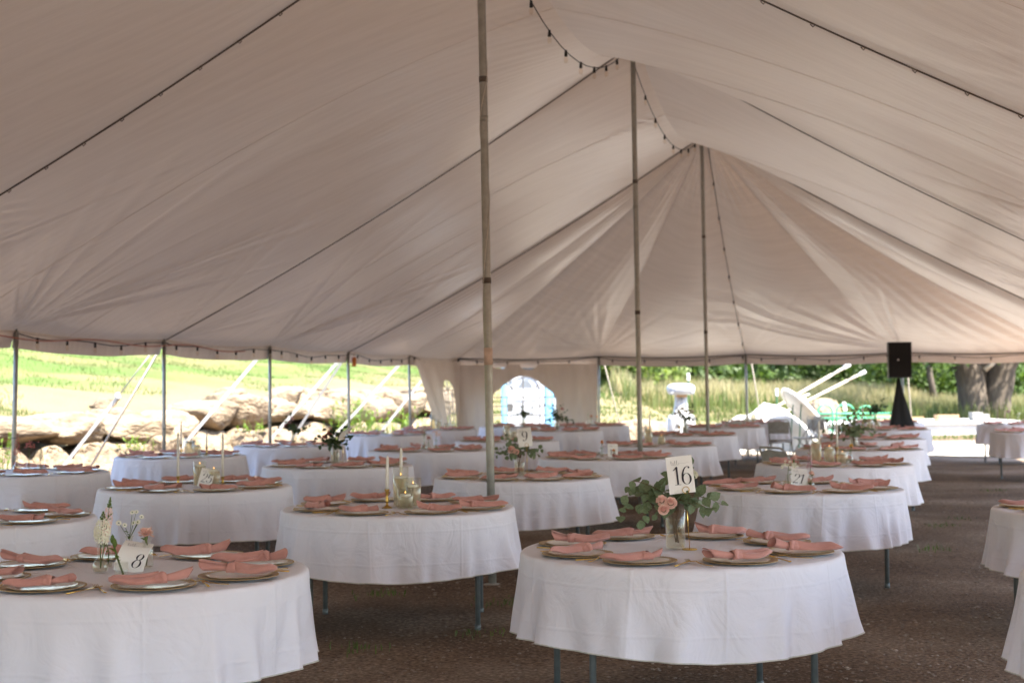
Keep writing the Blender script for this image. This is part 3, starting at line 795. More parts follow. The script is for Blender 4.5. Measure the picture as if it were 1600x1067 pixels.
# pole behind the camera keeps the ridge up
b = MB(); p = cpt(0); b.tube([(0, 0, 0), (0, 0, HPK[0] - .03)], 0.031, 12); o = b.build('tent_pole', M['galv'], None, (p.x, p.y, 0)); tag(o, 'tall galvanised tent pole left of the camera, out of the picture', 'pole', 'galvanised centre poles')

SIDE_LBL = {0.5: None, 1: None, 1.5: 'thin grey side pole farthest left, in front of the boulder wall', 2: 'side pole second from left, beside the thin tan guy rope',
            2.5: 'side pole third from left, behind the dark flower vase', 3: 'side pole with the orange tag beside its top', 3.5: 'side pole at the left edge of the slanting curtain'}
for i, (kind, k, p) in enumerate(POSTS):
    if kind == 'left': lbl = SIDE_LBL.get(k)
    elif kind == 'corner': lbl = 'dark corner pole where the curtain meets the end wall' if k == 4 else None
    elif kind == 'end': lbl = {1: 'end pole at the right edge of the windowed wall', 2: 'dark end pole rising above the farthest table', 3: 'grey end pole right behind the black speaker'}[k]
    else: lbl = None
    if lbl is None:
        nth = {3.5: 'first', 3: 'second', 2.5: 'third', 2: 'fourth', 1.5: 'fifth', 1: 'sixth', 0.5: 'seventh', 0: 'eighth'}
        lbl = 'grey pole at the far right corner, past the picture edge' if kind == 'corner' else 'grey %s hand side pole, %s from its far corner' % (kind, nth[k])
    t = empty('side_pole', (p.x, p.y, 0)); tag(t, lbl, 'pole', 'side poles round the eaves')
    lx, ly = rnd.uniform(-.02, .02), rnd.uniform(-.02, .02)
    b = MB(); b.tube([(-lx, -ly, 0), (0, 0, HE * .5), (lx, ly, HE - 0.01)], 0.026, 12); b.build('pole_tube', M['galv'], t)
    b = MB(); b.tube([(lx, ly, HE - 0.02), (lx, ly, HE + 0.06)], 0.011, 8); b.build('top_spike', M['steel'], t)
    b = MB(); b.tube([(0, 0, HE * .45), (0, 0, HE * .45 + 0.012)], 0.0285, 12); b.build('joint_ring', M['steel'], t)

# orange tag hanging beside the fourth side pole
p = spost(1, 3) + AX * 0.16
b = MB(); b.bbox((0, 0, 0), (0.075, 0.004, 0.17), 0.0015); b.tube([(0, 0, .085), (0, 0, .16)], 0.003, 5)
o = b.build('tag', M['orange'], None, (p.x + 0.05, p.y - 0.08, HE - 0.20)); tag(o, 'small orange tag hanging from the eave beside a side pole', 'tag')

# guy straps and stakes on the left, back and right
def guy(top, foot, label, thick, ratchet_at=None, w=0.05):
    t = empty('guy_strap', (foot[0], foot[1], foot[2])); tag(t, label, 'guy strap', 'guy straps outside the eaves')
    T = Vector(top) - Vector(foot)
    def strip(a, b_, w_, m, name):
        mb = MB(); d = (b_ - a).normalized(); sd = d.cross(Vector((0.25, 1, 0.1))).normalized() * w_ / 2; nr = d.cross(sd).normalized() * 0.004
        mb.add([a + sd + nr, a - sd + nr, b_ - sd + nr, b_ + sd + nr, a + sd - nr, a - sd - nr, b_ - sd - nr, b_ + sd - nr], [(0, 1, 2, 3), (7, 6, 5, 4), (0, 3, 7, 4), (1, 5, 6, 2), (0, 4, 5, 1), (3, 2, 6, 7)], 0, False)
        return mb.build(name, m, t)
    if ratchet_at:
        q = T * ratchet_at
        strip(Vector((0, 0, 0.02)), q, w, M['strap'], 'strap')
        mb = MB(); mb.tube([q, T], 0.009, 6); mb.build('rope', M['rope'], t)
        mb = MB(); mb.ball(q, 0.055, 6, (0.8, 0.8, 1.1)); mb.build('ratchet', M['strap'], t)
    elif thick:
        strip(Vector((0, 0, 0.02)), T, w, M['strap'], 'strap')
    else:
        mb = MB(); mb.tube([(0, 0, 0.02), T], 0.015, 6); mb.build('rope', M['rope'], t)
    s = MB(); s.tube([(0.02, 0, -0.3), (-0.02, 0.0, 0.16)], [0.012, 0.016], 8); s.ball((-0.02, 0, 0.17), 0.03, 6)
    so = s.build('stake', M['steel'], None, (foot[0] + 0.03, foot[1], foot[2])); tag(so, 'steel tent stake at the foot of: ' + label[:60], 'stake', 'tent stakes')
    so['label'] = 'steel tent stake holding the ' + ' '.join(label.split()[:9])
def lpt(k, out): q = spost(1, k) + NL * out; return q
for (k, o1, o2, kind, lbl) in (
    (1.5, -0.1, 2.0, 'thick', 'white strap at the far left edge beside the first side pole'),
    (2, 0.0, 1.95, 'ratchet', 'white strap with knotted rope end beside the second side pole'),
    (2, 0.12, 1.7, 'rope', 'thin tan rope running down beside the second side pole'),
    (2.5, 0.0, 2.1, 'thick', 'broad white strap slanting left of the third side pole'),
    (3, 0.0, 2.1, 'thick', 'broad white strap left of the orange tagged pole'),
    (3, 0.1, 1.7, 'thin', 'second narrower white strap left of the orange tagged pole'),
    (3.5, 0.0, 2.2, 'thick', 'white strap slanting over the weeds left of the curtain'),
    (3.82, 0.0, 1.9, 'thick', 'white strap seen faintly through the curtain window')):
    a = lpt(k, 0.06) + AX * o1; f = lpt(k, o2) + AX * (o1 * 4)
    guy((a.x, a.y, HE - 0.03), (f.x, f.y, 0.0), lbl, kind != 'rope', 0.66 if kind == 'ratchet' else None, 0.055 if kind == 'thick' else 0.045)
for (j, off, lbl) in ((1, 2.0, 'tan rope slanting just right of the windowed wall'), (2, 1.9, 'tan rope slanting beside the dark end pole'), (3, 1.9, 'tan rope behind the black speaker')):
    a = LC.lerp(RC, j / 4) + AX * 0.05; f = LC.lerp(RC, j / 4) + AX * off + Vector((0.25, 0))
    guy((a.x + .08, a.y, HE - 0.03), (f.x, f.y, 0.0), lbl, False)

# ------------------------------------------------------------------ side walls with clear windows
def sidewall(name, label, mp, S0, S1, H, win, scal, parent_loc, top_fn=None, nz=30):
    """mp(s,z)->Vector; win=(s0,s1,zsill,zspring,ztop)"""
    t = empty(name, parent_loc); tag(t, label, 'tent wall', 'tent side walls')
    PL = Vector(parent_loc)
    s0, s1, zl, zs, zt = win
    hw = (s1 - s0) / 2; cs = (s0 + s1) / 2
    def arch(s):
        x = abs(s - cs) / hw
        if x >= 1: return zs
        # four-centred arch with soft shoulders
        return zs + (zt - zs) * (0.62 * math.sqrt(max(0, 1 - x ** 2.2)) + 0.38 * max(0.0, math.cos(math.pi * min(1, x * 1.25) / 2) ** 1.3 if x < 0.8 else 0))
    top = top_fn or (lambda s: H)
    mb = MB()
    def colgrid(sa, sb, n, lo, hi, m):
        ss = [sa + (sb - sa) * i / n for i in range(n + 1)]
        vs = []
        for s in ss:
            l, h = lo(s), hi(s)
            for j in range(m + 1): vs.append(mp(s, l + (h - l) * j / m) - PL)
        mb.add(vs, [(i * (m + 1) + j, (i + 1) * (m + 1) + j, (i + 1) * (m + 1) + j + 1, i * (m + 1) + j + 1) for i in range(n) for j in range(m)])
    colgrid(S0, s0, 24, lambda s: 0.02, top, nz)
    colgrid(s1, S1, 40, lambda s: 0.02, top, nz)
    colgrid(s0, s1, 40, lambda s: 0.02, lambda s: zl, 10)
    colgrid(s0, s1, 40, arch, top, 14)
    mb.build('wall_panel', M['wall'], t)
    mb = MB()
    colgrid(s0, s1, 40, lambda s: zl, arch, 12)
    mb.build('window_pane', M['vinyl'], t)
    def muntin(pts):
        b = MB(); b.tube([mp(s, z) - PL for (s, z) in pts], 0.012, 6); b.build('muntin', M['wall'], t)
    for f in (0.25, 0.5, 0.75):
        s = s0 + (s1 - s0) * f; zz = arch(s) if f == 0.5 else zs + 0.03
        muntin([(s, zl + (zz - zl) * i / 6) for i in range(7)])
    for i in range(1, 5):
        z = zl + (zs + 0.03 - zl) * i / 4
        muntin([(s0 + (s1 - s0) * j / 8, z) for j in range(9)])
    for f in (-0.55, 0.55):
        muntin([(cs + hw * f * q, zs + 0.03 + (arch(cs + hw * f) - zs - 0.03) * q) for q in (0.1, 0.4, 0.7, 1)])
    b = MB(); b.tube([mp(s, arch(s)) - PL for s in [s0 + (s1 - s0) * i / 30 for i in range(31)]] , 0.012, 6)
    b.build('window_trim', M['wall'], t)
    return t
P1 = LC.lerp(RC, 0.25)
Lw = (P1 - LC).length; ew = (P1 - LC) / Lw; nw = Vector((-ew.y, ew.x))
def mp_end(s, z):
    fold = 0.03 * math.sin(s * 9 + 0.6) * (0.4 + z / 3) + 0.02 * math.sin(s * 21 + z * 3) + 0.03 * math.sin(s * 3.1 - z * 2.4)
    q = LC + ew * s - nw * (0.07 + 0.5 * fold)
    return Vector((q.x, q.y, z))
def end_top(s):
    x = s - 1.48
    dips = 0.0
    for (c, w, d) in ((1.0, 0.17, 0.085), (1.68, 0.20, 0.115)):
        y = abs(s - c) / w
        if y < 1: dips = max(dips, d * math.sqrt(1 - y ** 3))
    return 2.05 - dips
sidewall('tent_wall', 'white end wall with the big arched clear window', mp_end, 0.03, Lw - 0.02, 2.0, (0.80, 2.30, 0.5, 1.28, 1.80), 0, (LC.x, LC.y, 0), end_top)
P35 = spost(1, 3.5)
es = (LC - P35); Ls = es.length; es = es / Ls
def mp_side(s, z):
    t = 1 - z / 2.1
    pull = 0.05 + 0.60 * max(0, t) ** 0.9
    left = pull * Ls
    q = P35 + es * (left + (Ls - left) * (s / Ls)) - NL * 0.05 + NL * 0.018 * math.sin(s * 6 + z * 1.5)
    return Vector((q.x, q.y, z))
sidewall('tent_wall', 'white side curtain pulled aside at a slant with shorter window', mp_side, 0.0, Ls - 0.03, 2.1, (1.55, 2.75, 0.45, 1.45, 1.72), 0, (P35.x, P35.y, 0), lambda s: 2.13)

# ------------------------------------------------------------------ string lights
def lights(name, label, pts, step, drop=0.10, first=0.3):
    pts = [Vector(p) for p in pts]
    o0 = pts[0]
    t = empty(name, o0); tag(t, label, 'string lights', 'strings of bulbs under the canopy')
    b = MB(); b.tube([p - o0 for p in pts], 0.006, 5); b.build('cable', M['black'], t)
    acc = first; run = 0
    for i in range(len(pts) - 1):
        seg = (pts[i + 1] - pts[i]).length
        while run + seg >= acc:
            p = pts[i].lerp(pts[i + 1], (acc - run) / seg) - o0
            s = PROTO_SOCKET.copy(); COL.objects.link(s); s.parent = t; s.location = p
            bl = PROTO_BULB.copy(); COL.objects.link(bl); bl.parent = s; bl.location = (0, 0, 0)
            acc += step
        run += seg
    return t
def proto(mb, name, m):
    return bpy.data.objects.new(name, mb.mesh(name, m))
mb = MB(); mb.tube([(0, 0, 0.01), (0, 0, -0.055)], [0.012, 0.017], 8); PROTO_SOCKET = proto(mb, 'socket', M['black'])
mb = MB(); mb.lathe([(0.010, -0.05), (0.020, -0.075), (0.023, -0.095), (0.016, -0.118), (0, -0.125)], 10); PROTO_BULB = proto(mb, 'bulb', M['bulb'])
def ridge_pts(k, n=16):
    out = []
    for i in range(n + 1):
        u = 0.02 + 0.96 * i / n; p = cpt(k) + AX * (SP * u)
        out.append((p.x - 0.10, p.y, hpu(k, u) - SAG[k] * 4 * u * (1 - u) - 0.09 - 0.05 * math.sin(math.pi * u)))
    return out
lights('string_lights', 'string of dark bulbs along the ridge before the middle pole', ridge_pts(1), 0.72)
lights('string_lights', 'string of dark bulbs along the ridge between middle and farthest poles', ridge_pts(2), 0.85)
E2 = LC.lerp(RC, 0.5)
lights('string_lights', 'string of bulbs hanging down from the farthest pole top', [(cpt(3).x + 0.06 + (E2.x - cpt(3).x - .06) * t, cpt(3).y + 0.1 + (E2.y - cpt(3).y - .15) * t, HP - 0.10 + (HE - HP + 0.03) * t - 0.30 * 4 * t * (1 - t) - 0.05) for t in [i / 14 for i in range(15)]], 0.95, first=1.0)
ek = 0
for i in range(len(POSTS) - 1):
    kind, k, a = POSTS[i]; b_ = POSTS[i + 1][2]
    if kind == 'right' or (kind == 'left' and k < 1.5) : continue
    if POSTS[i + 1][0] == 'right': continue
    nn = (cpt(2) - a.lerp(b_, .5)).normalized()
    pts = []
    R2 = random.Random(i)
    sg = R2.uniform(0.05, 0.11)
    for j in range(13):
        t = j / 12; q = a.lerp(b_, t) + nn * 0.05
        pts.append((q.x, q.y, HE - 0.045 - sg * 4 * t * (1 - t) + 0.02 * math.sin(t * 13 + i)))
    where = {('left', 1.5): 'first and second side poles', ('left', 2): 'second and third side poles', ('left', 2.5): 'third side pole and the orange tag', ('left', 3): 'orange tag and the curtain',
             ('left', 3.5): 'curtain pole and the corner', ('corner', 4): 'corner and the right edge of the windowed wall', ('end', 1): 'windowed wall and the dark end pole', ('end', 2): 'dark end pole and the speaker', ('end', 3): 'speaker and the right edge of the picture'}[(kind, k)]
    lights('string_lights', 'bulb string sagging under the eave between ' + where, pts, 0.62 if kind == 'left' else 0.72, first=R2.uniform(.25, .45))
# salmon extension cord along the left eave
pts = []
for j in range(40):
    t = j / 39; q = spost(1, 1.3).lerp(spost(1, 2.35), t) - NL * 0.06
    pts.append((q.x, q.y, HE - 0.085 + 0.025 * math.sin(t * 19) - 0.10 * max(0, t - 0.75)))
b = MB(); b.tube(pts, 0.009, 6); o = b.build('extension_cord', M['cord']); tag(o, 'salmon pink extension cord strung along the left eave', 'cord')

# ------------------------------------------------------------------ round tables
TH = 0.745; TR = 0.762
def cloth_mesh(seed, na=260, amp=0.088, flare=0.030, k0=18):
    R = random.Random(seed)
    th = np.linspace(0, 2 * np.pi, na, endpoint=False)
    # soft box pleats: unevenly spaced ridges that open towards the hem
    nf = k0; cuts = np.cumsum([R.uniform(0.5, 1.6) for _ in range(nf)]); cuts = cuts / cuts[-1] * 2 * np.pi
    F = np.zeros(na)
    for c in cuts:
        d = np.abs((th - c + np.pi) % (2 * np.pi) - np.pi); w = R.uniform(0.050, 0.115); F += R.uniform(0.35, 1.0) * np.exp(-(d / w) ** 1.6)
        d2 = ((th - c - w * 1.6 + np.pi) % (2 * np.pi) - np.pi); F -= R.uniform(0.15, 0.4) * np.exp(-(d2 / (w * 0.8)) ** 2)
    F = F - 0.25
    F += 0.10 * np.sin(3 * th + R.uniform(0, 6)) + 0.08 * np.sin(5 * th + R.uniform(0, 6))
    rows = []
    for r in (0.0, 0.18, 0.36, 0.52, 0.64, 0.72, 0.748):
        rows.append((np.full(na, r), np.full(na, TH + 0.004) + 0.0018 * np.sin(3 * th + r * 9 + seed), th))
    for q in (0.35, 0.7, 1.0):
        a = q * math.pi / 2
        rows.append((np.full(na, 0.748 + 0.020 * math.sin(a)), np.full(na, TH + 0.004 - 0.020 * (1 - math.cos(a))), th))
    D = 0.362
    for j in range(1, 16):
        h = j / 15
        f = F * amp * (h ** 1.05) * (0.6 + 0.4 * h) + flare * h ** 0.9 + 0.006 * np.sin(th * 31 + seed) * h * np.sin(5 * h + th * 3)
        hem = D + 0.012 * np.sin(3 * th + seed) - 0.016 * F * h
        rows.append((0.768 + f, TH - 0.016 - h * hem, th + 0.02 * np.cos(7 * th + seed) * h))
    V = np.concatenate([np.stack([r * np.cos(t), r * np.sin(t), z], -1) for (r, z, t) in rows], 0)
    # hem: a narrow turned edge
    nr = len(rows)
    i = np.arange(nr - 1)[:, None] * na; j = np.arange(na)[None, :]; j2 = (j + 1) % na
    Fq = np.stack([i + j, i + j2, i + na + j2, i + na + j], -1).reshape(-1, 4)[:, ::-1]
    me = bpy.data.meshes.new('tablecloth')
    me.from_pydata(V.tolist(), [], Fq.tolist()); me.materials.append(M['cloth'])
    me.polygons.foreach_set('use_smooth', [True] * len(Fq)); me.update()
    # hem edge points for the stitched hem
    rl, zl, tl = rows[-1]
    hem = [(float(rl[q] * np.cos(tl[q])), float(rl[q] * np.sin(tl[q])), float(zl[q])) for q in range(0, na, 1)]
    return me, hem
CLOTHS = []
for s, kw in ((1, {}), (2, dict(k0=20, amp=0.092)), (3, dict(k0=17, amp=0.085)), (4, dict(k0=24, amp=0.092)), (5, dict(k0=19, amp=0.092))):
    me, hem = cloth_mesh(s * 13, **kw)
    mb = MB(); hp = hem + [hem[0]]
    mb.tube(hp, 0.0035, 4, caps=False)
    CLOTHS.append((me, mb.mesh('hem', M['strap'])))

def table_meshes():
    top = MB(); top.lathe([(0, TH - 0.03), (TR - 0.012, TH - 0.03), (TR - 0.002, TH - 0.022), (TR - 0.002, TH - 0.004), (TR - 0.012, TH), (0, TH)], 48)
    leg = MB(); leg.tube([(0, 0, 0.02), (0, 0, TH - 0.03)], 0.0165, 10); leg.tube([(0, 0, 0), (0, 0, 0.035)], 0.0195, 10)
    br = MB(); br.tube([(-0.32, 0, TH - 0.06), (0.32, 0, TH - 0.06)], 0.012, 8)
    return top.mesh('tabletop', M['underside']), leg.mesh('leg', M['steel']), br.mesh('brace', M['steel'])
TT, TLEG, TBR = table_meshes()

# (key, x, y, descriptor, place-setting turn, detail)
TABLES = [
 ('t8', -1.657, 6.16, 'front left table with number eight card', 22.5),
 ('t16', 0.80, 6.85, 'front table with number sixteen card', 22.5),
 ('tcan', -0.757, 9.40, 'taper candle table before the nearest pole', 24),
 ('t9', 0.079, 12.5, 'table with the number nine card', 20),
 ('t25', -2.557, 11.5, 'table with the twenty five card', 26),
 ('tl0', -3.35, 8.76, 'left edge table behind number eight', 16),
 ('tl1', -4.67, 13.7, 'left edge table facing the boulder wall', 20),
 ('tp2', -3.94, 16.9, 'table by the second side pole', 26),
 ('tvp', -1.79, 14.6, 'pink bloom table before the boulders', 22.5),
 ('tp3', -3.10, 19.8, 'table by the third side pole', 18),
 ('tbud', -1.06, 18.0, 'table with three slim bud vases', 22.5),
 ('tp4', -2.13, 24.1, 'table by the orange tagged side pole', 24),
 ('tcur', -1.45, 26.8, 'table before the slanting side curtain', 22.5),
 ('thid', -0.085, 21.0, 'table half hidden by the nearest pole', 20),
 ('tblu', 0.856, 25.7, 'table with tall foliage before window', 22.5),
 ('twin', 0.10, 28.5, 'table closest to the arched window', 22.5),
 ('tpla', 1.576, 28.7, 'table before the plain end wall', 26),
 ('t13', 1.05, 15.8, 'table with the number thirteen card', 20),
 ('tmid', 1.94, 19.0, 'table just behind the middle pole', 22.5),
 ('twhi', 2.82, 22.8, 'table with the white flower vase', 24),
 ('tfar', 4.0, 27.0, 'table just past the farthest pole', 20),
 ('tcha', 4.94, 29.4, 'farthest table with folding chairs', 22.5),
 ('t21', 2.20, 10.9, 'table with the twenty one card', 21),
 ('tyel', 3.20, 14.2, 'candle table with one yellow bloom', 22.5),
 ('teuc', 4.25, 17.5, 'right row table with trailing eucalyptus', 24),
 ('taft', 5.24, 20.8, 'right row table behind the eucalyptus', 20),
 ('tspk', 6.55, 25.0, 'candle table just before the speaker', 22.5),
 ('tbes', 7.67, 29.3, 'table beside the speaker stand', 22.5),
 ('trn', 2.83, 5.7, 'near table cut off lower right', 22.5),
 ('tre', 3.77, 8.85, 'table cut off by right edge', 22.5),
 ('tr3', 8.52, 23.0, 'right aisle table with bare legs', 22.5),
 ('tr4', 9.80, 27.6, 'table below the big tree', 22.5),
]
TP = {}
POSN = {0: 'right back', 1: 'back right', 2: 'back left', 3: 'left back', 4: 'left front', 5: 'front left', 6: 'front right', 7: 'right front'}

# ---- place-setting prototypes
def charger_mesh():
    b = MB()
    b.lathe([(0, 0.0035), (0.11, 0.0035), (0.124, 0.006), (0.150, 0.0105), (0.163, 0.0125), (0.1665, 0.0118), (0.1665, 0.0095), (0.160, 0.0080), (0.122, 0.002), (0.11, 0.0), (0, 0.0)], 56)
    return b.mesh('charger_plate', M['charger'])
def bead_mesh():
    b = MB()
    for i in range(72):
        a = 2 * math.pi * i / 72
        b.ball((0.163 * math.cos(a), 0.163 * math.sin(a), 0.0122), 0.0024, 3)
    return b.mesh('beaded_rim', M['rimgold'])
def plate_mesh(R):
    b = MB()
    b.lathe([(0, 0.006), (0.070, 0.006), (0.080, 0.010), (0.104, 0.018), (0.107, 0.0172), (0.104, 0.0150), (0.080, 0.006), (0.070, 0.0015), (0, 0.0015)], 48)
    v = []
    for p in b.v:
        r = math.hypot(p[0], p[1]); a = math.atan2(p[1], p[0])
        if r > 0.075:
            q = 1 + 0.022 * math.sin(3 * a + R) * (r - 0.075) / 0.03 + 0.014 * math.sin(7 * a + 2 * R) * (r - 0.075) / 0.03
            p = (p[0] * q, p[1] * q, p[2] + 0.0016 * math.sin(5 * a + R))
        v.append(p)
    b.v = v
    return b.mesh('dinner_plate', M['china'])
def rim_mesh(R):
    b = MB(); pts = []
    for i in range(49):
        a = 2 * math.pi * i / 48
        q = 1 + 0.022 * math.sin(3 * a + R) + 0.014 * math.sin(7 * a + 2 * R)
        pts.append((0.1065 * q * math.cos(a), 0.1065 * q * math.sin(a), 0.0182 + 0.0016 * math.sin(5 * a + R)))
    b.tube(pts, 0.0017, 4, caps=False)
    return b.mesh('gold_rim', M['rimgold'])
CH, BEAD = charger_mesh(), bead_mesh()
PLATES = [(plate_mesh(r), rim_mesh(r)) for r in (0.4, 2.2, 4.0)]
for pair in PLATES:
    for me in pair: me.transform(Matrix.Diagonal((1.25, 1.25, 0.55, 1)))

def napkin_mesh(seed):
    """a square napkin gathered into a soft leaf-shaped tail, a wrapped band and a rolled end"""
    R = random.Random(seed)
    kn = R.uniform(0.0, 0.045)
    b = MB(); n = 30; N = 20
    L, w, ph = R.uniform(0.165, 0.215), R.uniform(0.078, 0.105), R.uniform(0, 6)
    cur, lift, point = R.uniform(-0.035, 0.035), R.uniform(-0.010, 0.012), R.uniform(-1.6, 1.6)
    f1, f2, f3 = R.uniform(.0045, .0085), R.uniform(.003, .005), R.uniform(-1, 1)
    vs = []
    for i in range(N + 1):
        t = i / N
        wd = 0.034 + (w - 0.034) * math.sin(min(1, t / 0.55) * math.pi / 2) if t < 0.55 else w * (1 - 0.62 * ((t - 0.55) / 0.45) ** 2.2)
        thk = 0.026 * (1 - 0.42 * t) if t < 0.9 else 0.026 * 0.62 * (1 - (t - 0.9) / 0.1 * 0.55)
        for k in range(n):
            a = 2 * math.pi * k / n; c, sn = math.cos(a), math.sin(a)
            y = wd / 2 * c + cur * t ** 1.6 + point * 0.03 * t ** 3
            fold = (f1 * math.sin(c * 4.2 + ph + 1.3 * t * f3) + f2 * math.sin(c * 8.5 + 2 * ph + 2.5 * t)) * (0.4 + 0.8 * math.sin(math.pi * min(1, t * 1.1)))
            z = 0.0315 - 0.010 * math.sin(math.pi * min(1, t * 1.2)) + lift * t ** 2.2 + thk * (1 - 0.35 * abs(c + 0.3 * math.sin(ph)) ** 1.5) * (abs(sn) ** 0.9) * (1 if sn > 0 else -0.75) + (fold if sn > 0 else 0.3 * fold)
            x = kn - 0.006 - L * t - 0.010 * t * c * point
            lo = 0.0175 if abs(x) < 0.13 else 0.010
            vs.append((x, y, max(z, lo + 0.001 * (sn + 1))))
    fs = [(i * n + k, i * n + (k + 1) % n, (i + 1) * n + (k + 1) % n, (i + 1) * n + k) for i in range(N) for k in range(n)]
    fs.append(tuple(N * n + k for k in range(n)))
    b.add(vs, [q[::-1] for q in fs])
    # rolled end: a spiral of cloth, open at the tip
    L2, up, side, flat = R.uniform(0.075, 0.115), R.uniform(-0.004, 0.016), R.uniform(-0.045, 0.045), R.uniform(0.62, 0.9)
    turns, n2, N2 = R.uniform(1.35, 1.75), 34, 11; ph2 = R.uniform(0, 6); vs = []
    for i in range(N2 + 1):
        t = i / N2; r1 = 0.0165 + 0.014 * t ** 0.9
        for k in range(n2 + 1):
            q = k / n2; a = ph2 + 2 * math.pi * turns * q; r = r1 * (1.0 - 0.42 * q) * (1 + 0.07 * math.sin(3 * a + 4 * t))
            x = kn + 0.006 + L2 * t + 0.014 * t * math.cos(a - ph2)
            vs.append((x, side * t ** 1.4 + r * 1.15 * math.cos(a), max(0.0175, 0.0335 + up * t ** 1.5 + flat * r * math.sin(a))))
    b.add(vs, [(i * (n2 + 1) + k, (i + 1) * (n2 + 1) + k, (i + 1) * (n2 + 1) + k + 1, i * (n2 + 1) + k + 1) for i in range(N2) for k in range(n2)])
    # wrapped band with one tucked corner
    kb = MB(); n3, m_ = 24, 8; vs = []; tilt = R.uniform(-0.5, 0.5)
    for i in range(n3 + 1):
        a = 2 * math.pi * i / n3
        for k in range(m_ + 1):
            q = -1 + 2 * k / m_; rr = 1 + 0.13 * (1 - q * q) + 0.035 * math.sin(q * 7 + seed + a)
            vs.append((kn + 0.0215 * q * (1 + 0.2 * math.sin(a + seed)) + tilt * 0.014 * math.cos(a), 0.0235 * rr * math.cos(a), max(0.0172, 0.0335 + 0.0185 * rr * math.sin(a))))
    kb.add(vs, [(i * (m_ + 1) + k, (i + 1) * (m_ + 1) + k, (i + 1) * (m_ + 1) + k + 1, i * (m_ + 1) + k + 1) for i in range(n3) for k in range(m_)])
    e = R.choice((-1, -1, 1)); Lk = R.uniform(0.02, 0.045); vs = []
    for i in range(6):
        t = i / 5
        for k in range(8):
            q = -1 + 2 * k / 7
            vs.append((kn + 0.004 + (0.015 - 0.009 * t) * q + 0.010 * t, e * (0.012 + Lk * t), 0.052 - 0.030 * t * t + 0.007 * (1 - q * q)))
    kb.add(vs, [(i * 8 + k, (i + 1) * 8 + k, (i + 1) * 8 + k + 1, i * 8 + k + 1) for i in range(5) for k in range(7)])
    return b.mesh('napkin', M['napkin']), kb.mesh('knot', M['napkin'])
NAPS = [napkin_mesh(40 + s) for s in range(9)]

def fork_mesh():
    b = MB()
    def strip(pts, m=0):
        vs = []; 
        for (x, w, z) in pts: vs += [(x, -w / 2, z + 0.0012), (x, w / 2, z + 0.0012), (x, w / 2, z - 0.0012), (x, -w / 2, z - 0.0012)]
        n = len(pts); fs = []
        for i in range(n - 1):
            for k in range(4): fs.append((i * 4 + k, i * 4 + (k + 1) % 4, i * 4 + 4 + (k + 1) % 4, i * 4 + 4 + k))
        fs += [(3, 2, 1, 0), tuple((n - 1) * 4 + k for k in range(4))]
        b.add(vs, fs, m)
    strip([(-0.10, 0.010, 0.004), (-0.06, 0.009, 0.003), (0.0, 0.006, 0.006), (0.025, 0.006, 0.012), (0.045, 0.018, 0.010), (0.055, 0.023, 0.007)])
    for k in range(4):
        y = (k - 1.5) * 0.0064
        vs = []
        for (x, z) in ((0.054, 0.007), (0.080, 0.006), (0.100, 0.013)):
            w = 0.0028 if x < 0.09 else 0.0014
            vs += [(x, y - w / 2, z + .0008), (x, y + w / 2, z + .0008), (x, y + w / 2, z - .0008), (x, y - w / 2, z - .0008)]
        b.add(vs, [(i * 4 + q, i * 4 + (q + 1) % 4, i * 4 + 4 + (q + 1) % 4, i * 4 + 4 + q) for i in range(2) for q in range(4)] + [(8, 9, 10, 11)])
    return b.mesh('fork', M['gold'])
def knife_mesh():
    b = MB()
    b.tube([(-0.11, 0, 0.005), (-0.06, 0, 0.005), (0.0, 0, 0.005)], [0.0055, 0.005, 0.0038], 8, squash=0.6)
    vs = []
    for (x, y0, y1) in ((0, -0.005, 0.004), (0.02, -0.0085, 0.005), (0.08, -0.0085, 0.006), (0.105, -0.002, 0.0065), (0.112, 0.004, 0.0065)):
        vs += [(x, y0, 0.0055), (x, y1, 0.0065), (x, y1, 0.0040), (x, y0, 0.0045)]
    b.add(vs, [(i * 4 + q, i * 4 + (q + 1) % 4, i * 4 + 4 + (q + 1) % 4, i * 4 + 4 + q) for i in range(4) for q in range(4)] + [(3, 2, 1, 0), (16, 17, 18, 19)])
    return b.mesh('knife', M['gold'])
FORK, KNIFE = fork_mesh(), knife_mesh()

def obj(name, me, parent=None, loc=(0, 0, 0), rz=0.0, rx=0.0):
    o = bpy.data.objects.new(name, me); o.location = loc; o.rotation_euler = (rx, 0, rz)
    return link(o, parent)

def inframe(x, y, z, pad=60):
    px = 800 + 2222 * x / y; py = 604 - 2222 * (z - 1.53) / y
    return -pad < px < 1600 + pad and py < 1067 + pad

R3 = random.Random(99)
